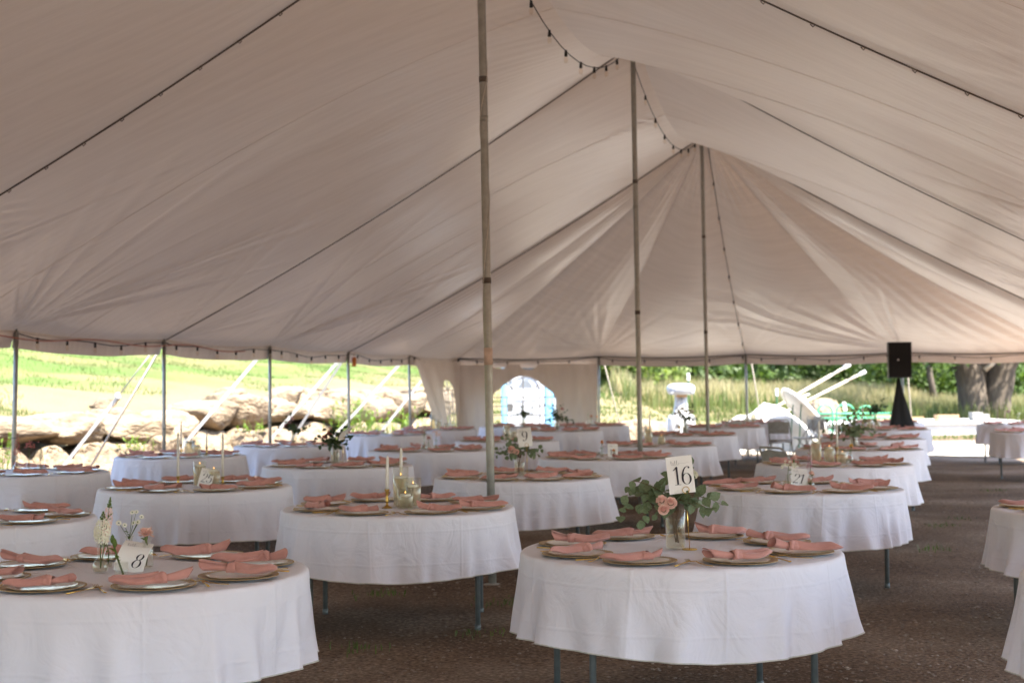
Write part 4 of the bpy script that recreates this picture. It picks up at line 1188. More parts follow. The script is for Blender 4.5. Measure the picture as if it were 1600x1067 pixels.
# napkin turns chosen for the sharp front tables: angle of napkin axis (deg), variant, shift
FIX = {('t16', 5): (8, 0), ('t16', 6): (205, 1), ('t16', 4): (15, 2), ('t16', 3): (184, 3), ('t16', 2): (2, 4), ('t16', 1): (181, 5), ('t16', 0): (172, 6), ('t16', 7): (186, 7),
       ('t8', 5): (6, 2), ('t8', 6): (22, 1), ('t8', 0): (8, 0), ('t8', 1): (14, 3)}
for idx, (key, x, y, desc, turn) in enumerate(TABLES):
    TP[key] = (x, y)
    t = empty('round_table', (x, y, 0), R3.uniform(-.3, .3) + RAD(15)); tag(t, 'grey legged round folding table under the cloth of the ' + desc, 'table', 'round tables under white cloths')
    t['label'] = 'round folding table: ' + desc
    obj('tabletop', TT, t)
    for (lx, ly) in ((-.53, -.34), (-.53, .34), (.53, -.34), (.53, .34)):
        obj('leg', TLEG, t, (lx, ly, 0))
    for lx in (-.53, .53): obj('brace', TBR, t, (lx, 0, 0), math.pi / 2)
    cm, hm = CLOTHS[{'t16': 2, 't8': 0, 't21': 3, 'tcan': 1}.get(key, idx % 5)]
    c = obj('tablecloth', cm, None, (x, y, 0), {'t16': 0.6, 't8': 2.1, 't21': 1.0, 'tcan': 0.3}.get(key, R3.uniform(0, 6.28)))
    tag(c, 'white round tablecloth on the ' + desc, 'tablecloth', 'white tablecloths')
    obj('hem', hm, c)
    for q in range(8):
        a = RAD(turn + 45 * q + R3.uniform(-3.5, 3.5)); rr = 0.555 + R3.uniform(-.015, .015)
        px, py = x + rr * math.cos(a), y + rr * math.sin(a)
        z0 = TH + 0.0065
        if not inframe(px, py, TH, 70 if y > 7 else 140): continue
        pn = POSN[q]
        ch = obj('charger_plate', CH, None, (px, py, z0), R3.uniform(0, 6)); tag(ch, 'gold charger plate at %s of the %s' % (pn, desc), 'charger plate', 'gold charger plates')
        if y < 13: obj('beaded_rim', BEAD, ch)
        pm, rm = R3.choice(PLATES)
        pl = obj('dinner_plate', pm, None, (px, py, z0 + 0.0040), R3.uniform(0, 6)); tag(pl, 'white gold rimmed plate at %s of the %s' % (pn, desc), 'plate', 'white plates on chargers')
        obj('gold_rim', rm, pl)
        ang, vi = FIX.get((key, q), (R3.choice((0, 180)) + R3.gauss(0, 20), R3.randrange(9)))
        nm, km = NAPS[vi]
        sh = R3.uniform(-.02, .03)
        na = obj('napkin', nm, None, (px + sh * math.cos(RAD(ang)), py + R3.uniform(-.03, .02), z0 - 0.0015), RAD(ang)); tag(na, 'knotted dusty pink napkin at %s of the %s' % (pn, desc), 'napkin', 'knotted pink napkins')
        na.scale = (R3.uniform(.9, 1.1), R3.choice((-1, 1)) * R3.uniform(.9, 1.15), R3.uniform(.9, 1.2))
        obj('knot', km, na)
        if y < 18:
            rad = Vector((math.cos(a), math.sin(a))); tg = Vector((-rad.y, rad.x))
            # seated guest looks to the centre: the fork lies on the guest's left
            fl = Vector((px, py)) - tg * -0.205 * -1 if False else Vector((px, py)) - tg * 0.205
            kl = Vector((px, py)) + tg * 0.200
            fa = math.atan2(-rad.y, -rad.x)
            f = obj('fork', FORK, None, (fl.x, fl.y, TH + 0.0075), fa + R3.uniform(-.15, .15)); tag(f, 'gold fork at %s of the %s' % (pn, desc), 'fork', 'gold forks')
            k = obj('knife', KNIFE, None, (kl.x, kl.y, TH + 0.0075), fa + R3.uniform(-.12, .12)); tag(k, 'gold knife at %s of the %s' % (pn, desc), 'knife', 'gold knives')

# ------------------------------------------------------------------ number cards
def arc(cx, cy, rx, ry, a0, a1, n=22):
    return [(cx + rx * math.cos(RAD(a0 + (a1 - a0) * i / n)), cy + ry * math.sin(RAD(a0 + (a1 - a0) * i / n))) for i in range(n + 1)]
DIG = {   # strokes in a 0.6 x 1 cell
 '1': [[(0.12, 0.80), (0.22, 0.86), (0.34, 1.0)], ('T', [(0.33, 0.98), (0.33, 0.03)]), ('t', [(0.16, 0.012), (0.50, 0.012)])],
 '2': [arc(0.30, 0.74, 0.20, 0.25, 175, -35), ('d', [(0.465, 0.60), (0.36, 0.40), (0.20, 0.20), (0.08, 0.03)]), ('T2', [(0.07, 0.045), (0.52, 0.045)]), ('b', [(0.115, 0.755)])],
 '3': [arc(0.28, 0.76, 0.17, 0.23, 160, -85), arc(0.27, 0.27, 0.22, 0.265, 88, -165), ('b', [(0.125, 0.80)]), ('b', [(0.075, 0.20)])],
 '5': [('T2', [(0.14, 0.955), (0.48, 0.955)]), [(0.14, 0.97), (0.12, 0.52)], arc(0.27, 0.32, 0.23, 0.31, 130, -160), ('b', [(0.075, 0.18)])],
 '6': [arc(0.31, 0.30, 0.22, 0.295, 0, 360, 34), [(0.46, 0.97), (0.36, 0.96), (0.26, 0.90), (0.17, 0.76), (0.105, 0.56), (0.09, 0.36), (0.10, 0.26)], ('b', [(0.475, 0.90)])],
 '8': [arc(0.30, 0.755, 0.165, 0.235, 0, 360, 30), arc(0.30, 0.265, 0.21, 0.265, 0, 360, 34)],
 '0': [arc(0.30, 0.50, 0.215, 0.49, 0, 360, 36)],
 '9': [arc(0.29, 0.70, 0.22, 0.295, 0, 360, 34), [(0.14, 0.03), (0.24, 0.04), (0.34, 0.10), (0.43, 0.24), (0.495, 0.44), (0.51, 0.64), (0.50, 0.74)], ('b', [(0.125, 0.10)])],
}
def ribbon(mb, pts, f, thin=0.018, thick=0.105, wf=None):
    n = len(pts); P = [Vector(p) for p in pts]; vs = []
    for i in range(n):
        d = P[min(i + 1, n - 1)] - P[max(i - 1, 0)]
        d.normalize(); w = wf if wf else thin + (thick - thin) * abs(d.y) ** 2.2
        s = Vector((1, 0)) * (w / 2) if abs(d.y) > 0.75 and not wf else Vector((-d.y, d.x)) * (w / 2) * (-1 if d.y > 0 else 1) * (1 if d.y or True else 1)
        if s.x < 0: s = -s
        if abs(s.x) < 1e-4 and s.y < 0: s = -s
        vs += [P[i] + s, P[i] - s]
    b = len(mb.v)
    mb.add([f(v.x, v.y) for v in vs], [(2 * i, 2 * i + 1, 2 * i + 3, 2 * i + 2) for i in range(n - 1)], 0, False)
def dot(mb, c, r, f):
    pts = [(c[0] + r * math.cos(2 * math.pi * i / 14), c[1] + r * 1.0 * math.sin(2 * math.pi * i / 14)) for i in range(14)]
    mb.add([f(*p) for p in pts], [tuple(range(14))], 0, False)
CW, CHH = 0.127, 0.178
def number_card(digits, label, loc, rot, bend=0.0, size=1.0, dh=0.078, dx=0.0, dz=0.082, slant=0.0):
    """card stands in local x-z, front towards -y; rot = (rx, ry, rz)"""
    t = empty('number_card', loc); t.rotation_euler = rot; tag(t, label, 'table card', 'table number cards')
    w, h = CW * size, CHH * size
    def surf(x, z, off=0.0):
        q = z / h
        return (x, bend * q * q * h - off, z * (1 - 0.25 * abs(bend) * q))
    mb = MB(); nz = 12; vs = []
    for side in (0.0, -0.0012):
        for i in range(nz + 1):
            for xx in (-w / 2, w / 2): vs.append(surf(xx, h * i / nz, side))
    o = (nz + 1) * 2; fs = []
    for i in range(nz):
        fs.append((2 * i + 2, 2 * i + 3, 2 * i + 1, 2 * i)); fs.append((o + 2 * i, o + 2 * i + 1, o + 2 * i + 3, o + 2 * i + 2))
        fs.append((2 * i, o + 2 * i, o + 2 * i + 2, 2 * i + 2)); fs.append((2 * i + 1, 2 * i + 3, o + 2 * i + 3, o + 2 * i + 1))
    fs += [(0, 1, o + 1, o), (2 * nz, o + 2 * nz, o + 2 * nz + 1, 2 * nz + 1)]
    mb.add(vs, fs, 0, False); mb.build('card', M['card'], t)
    # sheet normal at the front must be -y: offset outwards past the 1.2 mm thickness
    sw = dh * size; tot = sum(0.42 if c == '1' else 0.60 for c in digits) * sw
    cx = -tot / 2 + dx
    for c in digits:
        mb = MB()
        def f(px, py, cx=cx): return surf(cx + px * sw + slant * py * sw, dz * size - sw / 2 + py * sw, 0.0020)
        sh = -0.10 if c == '1' else 0.0
        g = (lambda px, py, f=f, sh=sh: f(px + sh, py))
        for st in DIG[c]:
            if isinstance(st, tuple):
                k, pts = st
                if len(pts) == 2: pts = [(pts[0][0] + (pts[1][0] - pts[0][0]) * i / 12, pts[0][1] + (pts[1][1] - pts[0][1]) * i / 12) for i in range(13)]
                if k == 'b': dot(mb, pts[0], 0.052, g)
                elif k == 'T': ribbon(mb, pts, g, 0.1, 0.105)
                elif k == 't': ribbon(mb, pts, g, wf=0.022)
                elif k == 'T2': ribbon(mb, pts, g, wf=0.075)
                elif k == 'd': ribbon(mb, pts, g, 0.03, 0.06)
            else: ribbon(mb, st, g)
        mb.build('digit', M['ink'], t)
        cx += (0.42 if c == '1' else 0.60) * sw
    # small script word above the number
    mb = MB(); pts = []
    for i in range(60):
        q = i / 59
        hgt = 0.006 * math.sin(q * 26) + (0.009 * math.exp(-((q - .06) / .05) ** 2) + 0.010 * math.exp(-((q - .52) / .05) ** 2) + 0.012 * math.exp(-((q - .76) / .04) ** 2))
        pts.append((-0.042 + 0.038 * q + 0.003 * math.cos(q * 26), hgt))
    ribbon(mb, pts, lambda px, py: surf(px * size, (0.143 + py) * size, 0.0020), wf=0.0016)
    ribbon(mb, [(0.0, 0.001), (0.02, -0.001), (0.048, 0.003)], lambda px, py: surf(px * size, (0.143 + py) * size, 0.0020), wf=0.0008)
    mb.build('script_word', M['greyink'], t)
    return t
def card_stand(label, loc, h, tilt=0.0, ring=0.016):
    t = empty('card_stand', loc); tag(t, label, 'card stand', 'gold card stands')
    mb = MB(); mb.lathe([(0, 0), (0.037, 0), (0.037, 0.003), (0.034, 0.0045), (0, 0.0045)], 28); mb.build('base', M['gold'], t)
    mb = MB(); mb.tube([(0, 0, 0.004), (tilt * h, 0, h)], 0.0022, 8); mb.build('rod', M['gold'], t)
    mb = MB()
    for yy in (-0.0035, 0.0035):
        mb.tube([(tilt * h + ring * math.sin(2 * math.pi * i / 24), yy, h + ring - ring * math.cos(2 * math.pi * i / 24)) for i in range(25)], 0.0017, 6, caps=False)
    mb.build('ring_clip', M['gold'], t)
    return t

TZ = TH + 0.006
# ------------------------------------------------------------------ glassware and candles
def cylinder_vase(name, loc, r, h, fill, label, group, wm='water', cat='vase', n=32):
    t = empty(name, loc); tag(t, label, cat, group)
    mb = MB(); mb.lathe([(0, 0), (r * 0.96, 0), (r, 0.004), (r, h), (r - 0.0012, h + 0.001), (r - 0.0028, h), (r - 0.0028, 0.009), (0, 0.008)], n); mb.build('glass_body', M['glass'], t)
    mb = MB(); mb.tube([((r - .0014) * math.cos(2 * math.pi * i / n), (r - .0014) * math.sin(2 * math.pi * i / n), h) for i in range(n + 1)], 0.0018, 5, caps=False); mb.build('glass_rim', M['glass'], t)
    if fill:
        mb = MB(); rr = r - 0.0034; mb.lathe([(0, 0.0095), (rr, 0.0095), (rr, h * fill - 0.001), (rr - 0.001, h * fill), (0, h * fill)], n); mb.build('water', M[wm], t)
    return t
FLAME = bpy.data.materials.new('candle_flame'); FLAME.use_nodes = True
fb = FLAME.node_tree.nodes['Principled BSDF']; fb.inputs['Emission Color'].default_value = (1, 0.48, 0.12, 1); fb.inputs['Emission Strength'].default_value = 0.9; fb.inputs['Base Color'].default_value = (0.8, 0.4, 0.1, 1)
def floating_candle(loc, r, label, lit=True):
    t = empty('floating_candle', loc); tag(t, label, 'candle', 'floating candles')
    mb = MB(); mb.lathe([(0, -0.014), (r * 0.7, -0.014), (r, -0.002), (r, 0.008), (r * 0.92, 0.012), (r * 0.3, 0.010), (0, 0.009)], 20); mb.build('wax_disc', M['wax'], t)
    mb = MB(); mb.tube([(0, 0, 0.009), (0.001, 0, 0.018)], 0.0012, 5); mb.build('wick', M['wick'], t)
    if lit:
        mb = MB(); mb.lathe([(0, 0.015), (0.003, 0.020), (0.0024, 0.026), (0, 0.033)], 8); mb.build('flame', FLAME, t)
def taper(loc, hold_h, candle_h, tdesc, lean=0.0):
    t = empty('candlestick', loc); tag(t, 'brass candlestick ' + tdesc, 'candlestick', 'brass candlesticks')
    s = hold_h / 0.11
    mb = MB(); mb.lathe([(0, 0), (0.034, 0), (0.034, 0.004), (0.024, 0.010), (0.012, 0.016), (0.008, 0.024 * s), (0.0075, 0.034 * s), (0.012, 0.040 * s), (0.0075, 0.046 * s), (0.011, 0.056 * s), (0.007, 0.066 * s), (0.009, 0.078 * s), (0.0135, 0.088 * s), (0.012, 0.096 * s), (0.0165, 0.104 * s), (0.0165, 0.110 * s), (0.0118, 0.110 * s), (0.0115, 0.100 * s), (0, 0.100 * s)], 20)
    mb.build('turned_stem', M['brass'], t)
    c = empty('taper_candle', (loc[0], loc[1], loc[2] + hold_h - 0.008)); c.rotation_euler = (0, lean, 0); tag(c, 'white taper candle ' + tdesc, 'candle', 'white taper candles')
    mb = MB(); mb.tube([(0, 0, 0), (0, 0, candle_h * .5), (0, 0, candle_h - 0.02), (0, 0, candle_h - 0.004), (0, 0, candle_h)], [0.0112, 0.0104, 0.0092, 0.0045, 0.001], 14); mb.build('wax_stick', M['wax'], c)
    mb = MB(); mb.tube([(0, 0, candle_h - 0.002), (0.001, 0, candle_h + 0.008)], 0.001, 5); mb.build('wick', M['wick'], c)

def candle_set(key, desc, cyl, tap=(), card=None):
    x, y = TP[key]
    nm = ['tallest', 'middle', 'shortest'] if len(cyl) == 3 else ['taller', 'shorter'] if len(cyl) == 2 else ['single']
    order = sorted(range(len(cyl)), key=lambda i: -cyl[i][2])
    for rank, i in enumerate(order):
        dx, dy, h, fill = cyl[i]
        cylinder_vase('glass_cylinder', (x + dx, y + dy, TZ), 0.052, h, fill, '%s water filled glass cylinder on the %s' % (nm[rank], desc), 'glass cylinders with floating candles', 'wateryellow', 'glass cylinder')
        floating_candle((x + dx, y + dy, TZ + h * fill + 0.004), 0.036, 'floating candle in the %s cylinder on the %s' % (nm[rank], desc), y < 20)
    for j, (dx, dy, hh, ch, ln) in enumerate(tap):
        taper((x + dx, y + dy, TZ), hh, ch, ('%s on the %s' % (['left', 'right'][j], desc)) if len(tap) > 1 else 'on the ' + desc, ln)

DD = {k: d for (k, _, _, d, _) in TABLES}
candle_set('tcan', DD['tcan'], [(0.015, 0.02, 0.26, 0.72), (0.10, -0.02, 0.19, 0.70), (0.055, -0.11, 0.125, 0.62)], [(-0.065, -0.10, 0.125, 0.225, 0.02), (0.012, 0.10, 0.16, 0.235, 0.0)])
candle_set('t25', DD['t25'], [(0.02, 0.05, 0.20, 0.80), (0.15, -0.03, 0.155, 0.80)], [(-0.13, -0.06, 0.09, 0.36, 0.0), (0.20, 0.08, 0.075, 0.36, 0.0)])
candle_set('tp2', DD['tp2'], [(0.09, 0.03, 0.21, 0.75), (0.20, -0.05, 0.16, 0.7)], [(0.02, -0.06, 0.14, 0.28, 0.0), (0.30, 0.04, 0.1, 0.2, 0)])
candle_set('tcur', DD['tcur'], [(-0.05, 0.0, 0.28, 0.7), (0.06, 0.04, 0.2, 0.7), (0.2, 0.02, 0.13, 0.7)], [(-0.08, 0.10, 0.15, 0.28, 0.0)])
candle_set('thid', DD['thid'], [(0.0, 0.0, 0.26, 0.8), (0.1, 0.05, 0.18, 0.7)])
candle_set('tmid', DD['tmid'], [(-0.13, 0.0, 0.25, 0.8), (0.04, -0.05, 0.15, 0.7)], [(-0.10, 0.12, 0.12, 0.30, 0)])
candle_set('tyel', DD['tyel'], [(-0.16, 0.08, 0.25, 0.8), (-0.06, -0.06, 0.19, 0.8), (0.06, -0.10, 0.15, 0.65)], [(-0.11, 0.16, 0.16, 0.27, 0.0), (0.05, 0.08, 0.16, 0.27, 0.0)])
candle_set('tcha', DD['tcha'], [(-0.1, 0.0, 0.14, 0.7), (0.04, 0.05, 0.26, 0.7)])
candle_set('tspk', DD['tspk'], [(-0.28, 0.0, 0.24, 0.75), (-0.16, -0.05, 0.16, 0.7)], [(-0.40, 0.03, 0.15, 0.30, 0)])

# ------------------------------------------------------------------ flowers and foliage
def leaf_shape(mb, base, d, nrm, L, wd, m=0, fold=0.25, curl=0.15):
    """ovate leaf of 10 triangles"""
    d = Vector(d).normalized(); s = d.cross(Vector(nrm)).normalized(); nr = s.cross(d)
    base = Vector(base)
    prof = [(0.0, 0.05), (0.2, 0.72), (0.45, 1.0), (0.72, 0.72), (1.0, 0.02)]
    vs = []
    for (t, w) in prof:
        c = base + d * (L * t) - nr * (curl * L * t * t)
        up = nr * (fold * wd * w * 0.5)
        vs += [c - s * (wd * w / 2) + up, c, c + s * (wd * w / 2) + up]
    fs = []
    for i in range(4):
        fs += [(3 * i, 3 * i + 1, 3 * i + 4, 3 * i + 3), (3 * i + 1, 3 * i + 2, 3 * i + 5, 3 * i + 4)]
    mb.add(vs, fs, m, True)
LEAF_ME = []
for s in range(4):
    mb = MB(); R = random.Random(s)
    leaf_shape(mb, (0, 0, 0), (1, 0, 0), (0, 0, 1), 1.0, R.uniform(0.62, 0.85), fold=R.uniform(0.1, 0.35), curl=R.uniform(0.0, 0.25))
    LEAF_ME.append([mb.mesh('leaf', M[k]) for k in ('euc', 'leafdark', 'leaflight')])
def put_leaf(parent, base, d, up, L, mi, R):
    d = Vector(d).normalized(); s = Vector(up).cross(d)
    if s.length < 0.05: s = d.orthogonal()
    s.normalize(); u = d.cross(s)
    mt = Matrix((d, s, u)).transposed() * 1.0
    o = bpy.data.objects.new('leaf', R.choice(LEAF_ME)[mi])
    o.rotation_mode = 'QUATERNION'; o.rotation_quaternion = mt.to_quaternion(); o.scale = (L, L, L); o.location = base
    link(o, parent)
def rose(parent, c, r, m, d=(0, -1, 0.4), R=None, name='rose'):
    """ruffled garden rose: whorls of round-tipped petals about the facing direction"""
    R = R or random.Random(1); mb = MB(); d = Vector(d).normalized()
    q = d.to_track_quat('Z', 'Y').to_matrix()
    for (n, rad, lift, sz, cup) in ((3, 0.10, 0.52, 0.42, 1.25), (5, 0.26, 0.46, 0.55, 1.15), (7, 0.46, 0.30, 0.66, 1.0), (8, 0.66, 0.08, 0.74, 0.8), (9, 0.82, -0.18, 0.78, 0.55)):
        off = R.uniform(0, 6)
        for i in range(n):
            a = off + 2 * math.pi * i / n + R.uniform(-.15, .15); o = Vector((math.cos(a), math.sin(a), 0)); sd = Vector((-o.y, o.x, 0)); vs = []
            for (t, w) in ((0.0, 0.5), (0.45, 1.0), (0.8, 0.95), (1.0, 0.55)):
                for k in (-1, -.4, .4, 1):
                    out = rad * (0.75 + 0.25 * t) + 0.30 * t * t * (1.4 - cup) - 0.10 * k * k * cup * .6
                    z = lift - 0.55 + 0.62 * t * cup + R.uniform(-.03, .03) - (0.10 if t == 1.0 and abs(k) == 1 else 0)
                    vs.append(o * (out * r) + sd * (k * w * sz * r * 0.52) + Vector((0, 0, z * r)))
            mb.add(vs, [(4 * j + k, 4 * j + k + 1, 4 * j + k + 5, 4 * j + k + 4) for j in range(3) for k in range(3)])
    mb.ball((0, 0, -r * 0.12), r * 0.5, 6)
    mb.v = [tuple(q @ Vector(p) + Vector(c)) for p in mb.v]
    return mb.build(name, M[m], parent)
def daisy(mb, c, r, d, m_pet=0, m_eye=1, n=9):
    q = Vector(d).normalized().to_track_quat('Z', 'Y').to_matrix(); C = Vector(c)
    for i in range(n):
        a = 2 * math.pi * i / n; o = Vector((math.cos(a), math.sin(a), 0)); s = Vector((-o.y, o.x, 0))
        vs = [q @ (o * r * .2) + C, q @ (o * r * .65 + s * r * .27) + C, q @ (o * r + Vector((0, 0, -.1 * r))) + C, q @ (o * r * .65 - s * r * .27) + C]
        mb.add(vs, [(0, 1, 2, 3)], m_pet)
    mb.ball(C + q @ Vector((0, 0, r * .05)), r * 0.26, 4, (1, 1, .6), m_eye)
def carnation(mb, c, r, m=0, R=None):
    R = R or random.Random(2); C = Vector(c)
    for i in range(110):
        a = R.uniform(0, 6.283); e = R.uniform(-0.45, 1.35); rr = r * R.uniform(0.45, 1.0)
        d = Vector((math.cos(a) * math.cos(e), math.sin(a) * math.cos(e), math.sin(e) * 0.85)); s = d.cross(Vector((0, 0, 1))).normalized() if abs(d.z) < .98 else Vector((1, 0, 0))
        b0 = C + d * rr * 0.35; t = C + d * rr; wv = r * 0.22
        up = Vector((0, 0, 1)) * r * 0.1
        mb.add([b0, t - s * wv + up * R.uniform(-1, 1), t + d * r * 0.06 + up * R.uniform(-1, 1), t + s * wv + up * R.uniform(-1, 1)], [(0, 1, 2), (0, 2, 3)], m)

def bouquet(loc, label, group, dirs, leafL, nleaf, mi, flowers, seed, vase_h, as_parts=True, bias=(0, 0, 0)):
    """arching leafy stems out of a vase; dirs = list of (az, elev, length)"""
    R = random.Random(seed)
    t = empty('bouquet', loc); tag(t, label, 'bouquet', group)
    fol = MB()
    for si, (az, el, L) in enumerate(dirs):
        sm = MB(); pts = []
        p = Vector((R.uniform(-.02, .02), R.uniform(-.02, .02), 0.02 if si % 4 == 0 else vase_h - 0.06)); pts.append(p.copy())
        p = Vector((R.uniform(-.03, .03), R.uniform(-.02, .02), vase_h - 0.005)); pts.append(p.copy())
        d = Vector((math.cos(RAD(az)) * math.cos(RAD(el)), math.sin(RAD(az)) * math.cos(RAD(el)), math.sin(RAD(el))))
        n = 8
        for i in range(n):
            p = p + d * (L / n); d = (d + Vector((0, 0, -0.10)) + Vector((R.gauss(0, .05), R.gauss(0, .05), R.gauss(0, .04)))).normalized(); pts.append(p.copy())
        sm.tube(pts, [0.0028] * 2 + [0.0024 * (1 - 0.7 * i / n) for i in range(n)], 5); sm.build('stem', M['stem'] if mi != 0 else M['twig'], t)
        for i in range(nleaf):
            s = 1.2 + (n - 0.2) * (i + 0.6) / nleaf; k = int(s); fr = s - k
            a_ = pts[min(k, len(pts) - 1)]; b_ = pts[min(k + 1, len(pts) - 1)]
            q = a_.lerp(b_, fr); td = (b_ - a_); 
            if td.length < 1e-6: td = d
            td.normalize(); sd = td.orthogonal().normalized(); sd.rotate(Matrix.Rotation(R.uniform(0, 6.28), 3, td))
            ld = (td * R.uniform(0.2, 0.8) + sd + Vector((0, -0.1, -0.25))).normalized()
            Lf = leafL * R.uniform(0.7, 1.15) * (1 - 0.35 * (i / nleaf))
            if as_parts: put_leaf(t, q, ld, Vector((R.uniform(-.4, .4), -0.7, R.uniform(.2, 1))), Lf, mi, R)
            else: leaf_shape(fol, q, ld, (R.uniform(-.5, .5), -0.6, R.uniform(.2, 1)), Lf, Lf * 0.7)
    if not as_parts:
        o = fol.build('foliage', M[('euc', 'leafdark', 'leaflight')[mi]], t)
    for (kind, dx, dy, dz, r, m) in flowers:
        if kind == 'rose': rose(t, (dx, dy, dz), r, m, (dx * 3, -1, 0.45), R)
        elif kind == 'bloom':
            mb = MB(); carnation(mb, (dx, dy, dz), r, 0, R); mb.build('bloom', M[m], t)
        elif kind == 'spike':
            mb = MB(); mb.tube([(0, 0, vase_h), (dx * .7, dy * .7, dz * .8), (dx, dy, dz)], 0.002, 5)
            mb.build('stem', M['stem'], t); mb = MB()
            for i in range(26):
                f = i / 26; q = Vector((dx, dy, dz)) + Vector((0.02 * math.sin(i * 2.4), 0.02 * math.cos(i * 2.4), -r * 2 + r * 4 * f)) * (1.2 - f * .8)
                mb.ball(q, r * 0.32 * (1.15 - f * .8), 4)
            mb.build('flower_spike', M[m], t)
    return t

# --- table 16: tall glass vase with eucalyptus and pale roses, gold stand, card
x, y = TP['t16']
cylinder_vase('glass_vase', (x - 0.02, y + 0.02, TZ), 0.048, 0.225, 0.62, 'tall clear glass vase beside the number sixteen card', 'bouquet vases', 'water')
bouquet((x - 0.02, y + 0.02, TZ + 0.01), 'eucalyptus bouquet with three pale pink roses beside number sixteen card', 'leafy bouquets',
        [(180, 6, 0.32), (186, 20, 0.27), (172, 30, 0.24), (205, 2, 0.22), (160, 40, 0.22), (225, -8, 0.15), (60, 60, 0.22), (20, 25, 0.20), (5, 14, 0.24), (350, 0, 0.18), (320, 10, 0.15), (85, 75, 0.20), (195, 45, 0.22)],
        0.078, 8, 0, [('rose', -0.075, -0.085, 0.232, 0.027, 'petalpink'), ('rose', -0.032, -0.10, 0.222, 0.029, 'petalpink'), ('rose', -0.068, -0.105, 0.190, 0.026, 'petalpink'), ('rose', 0.10, 0.05, 0.345, 0.022, 'petalwhite')], 5, 0.225)
card_stand('gold wire stand holding the number sixteen card', (x + 0.042, y - 0.02, TZ), 0.268, -0.055)
number_card('16', 'tilted white card printed sixteen on a gold stand', (x + 0.012, y - 0.022, TZ + 0.268), (RAD(-4), RAD(-5.5), RAD(4)), 0.0, 1.0, 0.088, 0.008, 0.085)

# --- table 8: bud vases and a leaning card
def bud_vase(kind, loc, label, s=1.0, group='small bud vases'):
    t = empty('bud_vase', loc); tag(t, label, 'bud vase', group)
    prof = {'bulb': [(0, 0), (0.022, 0), (0.032, 0.012), (0.035, 0.028), (0.028, 0.046), (0.014, 0.064), (0.011, 0.085), (0.013, 0.11), (0.019, 0.128)],
            'slim': [(0, 0), (0.020, 0), (0.024, 0.02), (0.021, 0.06), (0.012, 0.08), (0.012, 0.095), (0.017, 0.10)],
            'bottle': [(0, 0), (0.026, 0), (0.028, 0.004), (0.028, 0.082), (0.024, 0.090), (0.012, 0.096), (0.012, 0.104), (0.018, 0.107), (0.018, 0.112)],
            'tumbler': [(0, 0), (0.030, 0), (0.032, 0.004), (0.033, 0.072)],
            'round': [(0, 0), (0.02, 0), (0.034, 0.014), (0.036, 0.032), (0.024, 0.056), (0.015, 0.070), (0.019, 0.088)]}[kind]
    mb = MB(); inner = [(max(r - 0.0022, 0.0005), max(z, 0.005)) for (r, z) in reversed(prof)]
    mb.lathe([(r * s, z * s) for (r, z) in prof + inner], 22); mb.build('glass_body', M['glass'], t)
    top = prof[-1]
    wp = [(max(r - 0.0032, 0), max(z, 0.006)) for (r, z) in prof if z < top[1] * 0.55]
    wp = [(0, 0.006)] + wp[1:] + [(0, wp[-1][1])]
    mb = MB(); mb.lathe([(r * s, z * s) for (r, z) in wp], 18); mb.build('water', M['water'], t)
    return top[1] * s
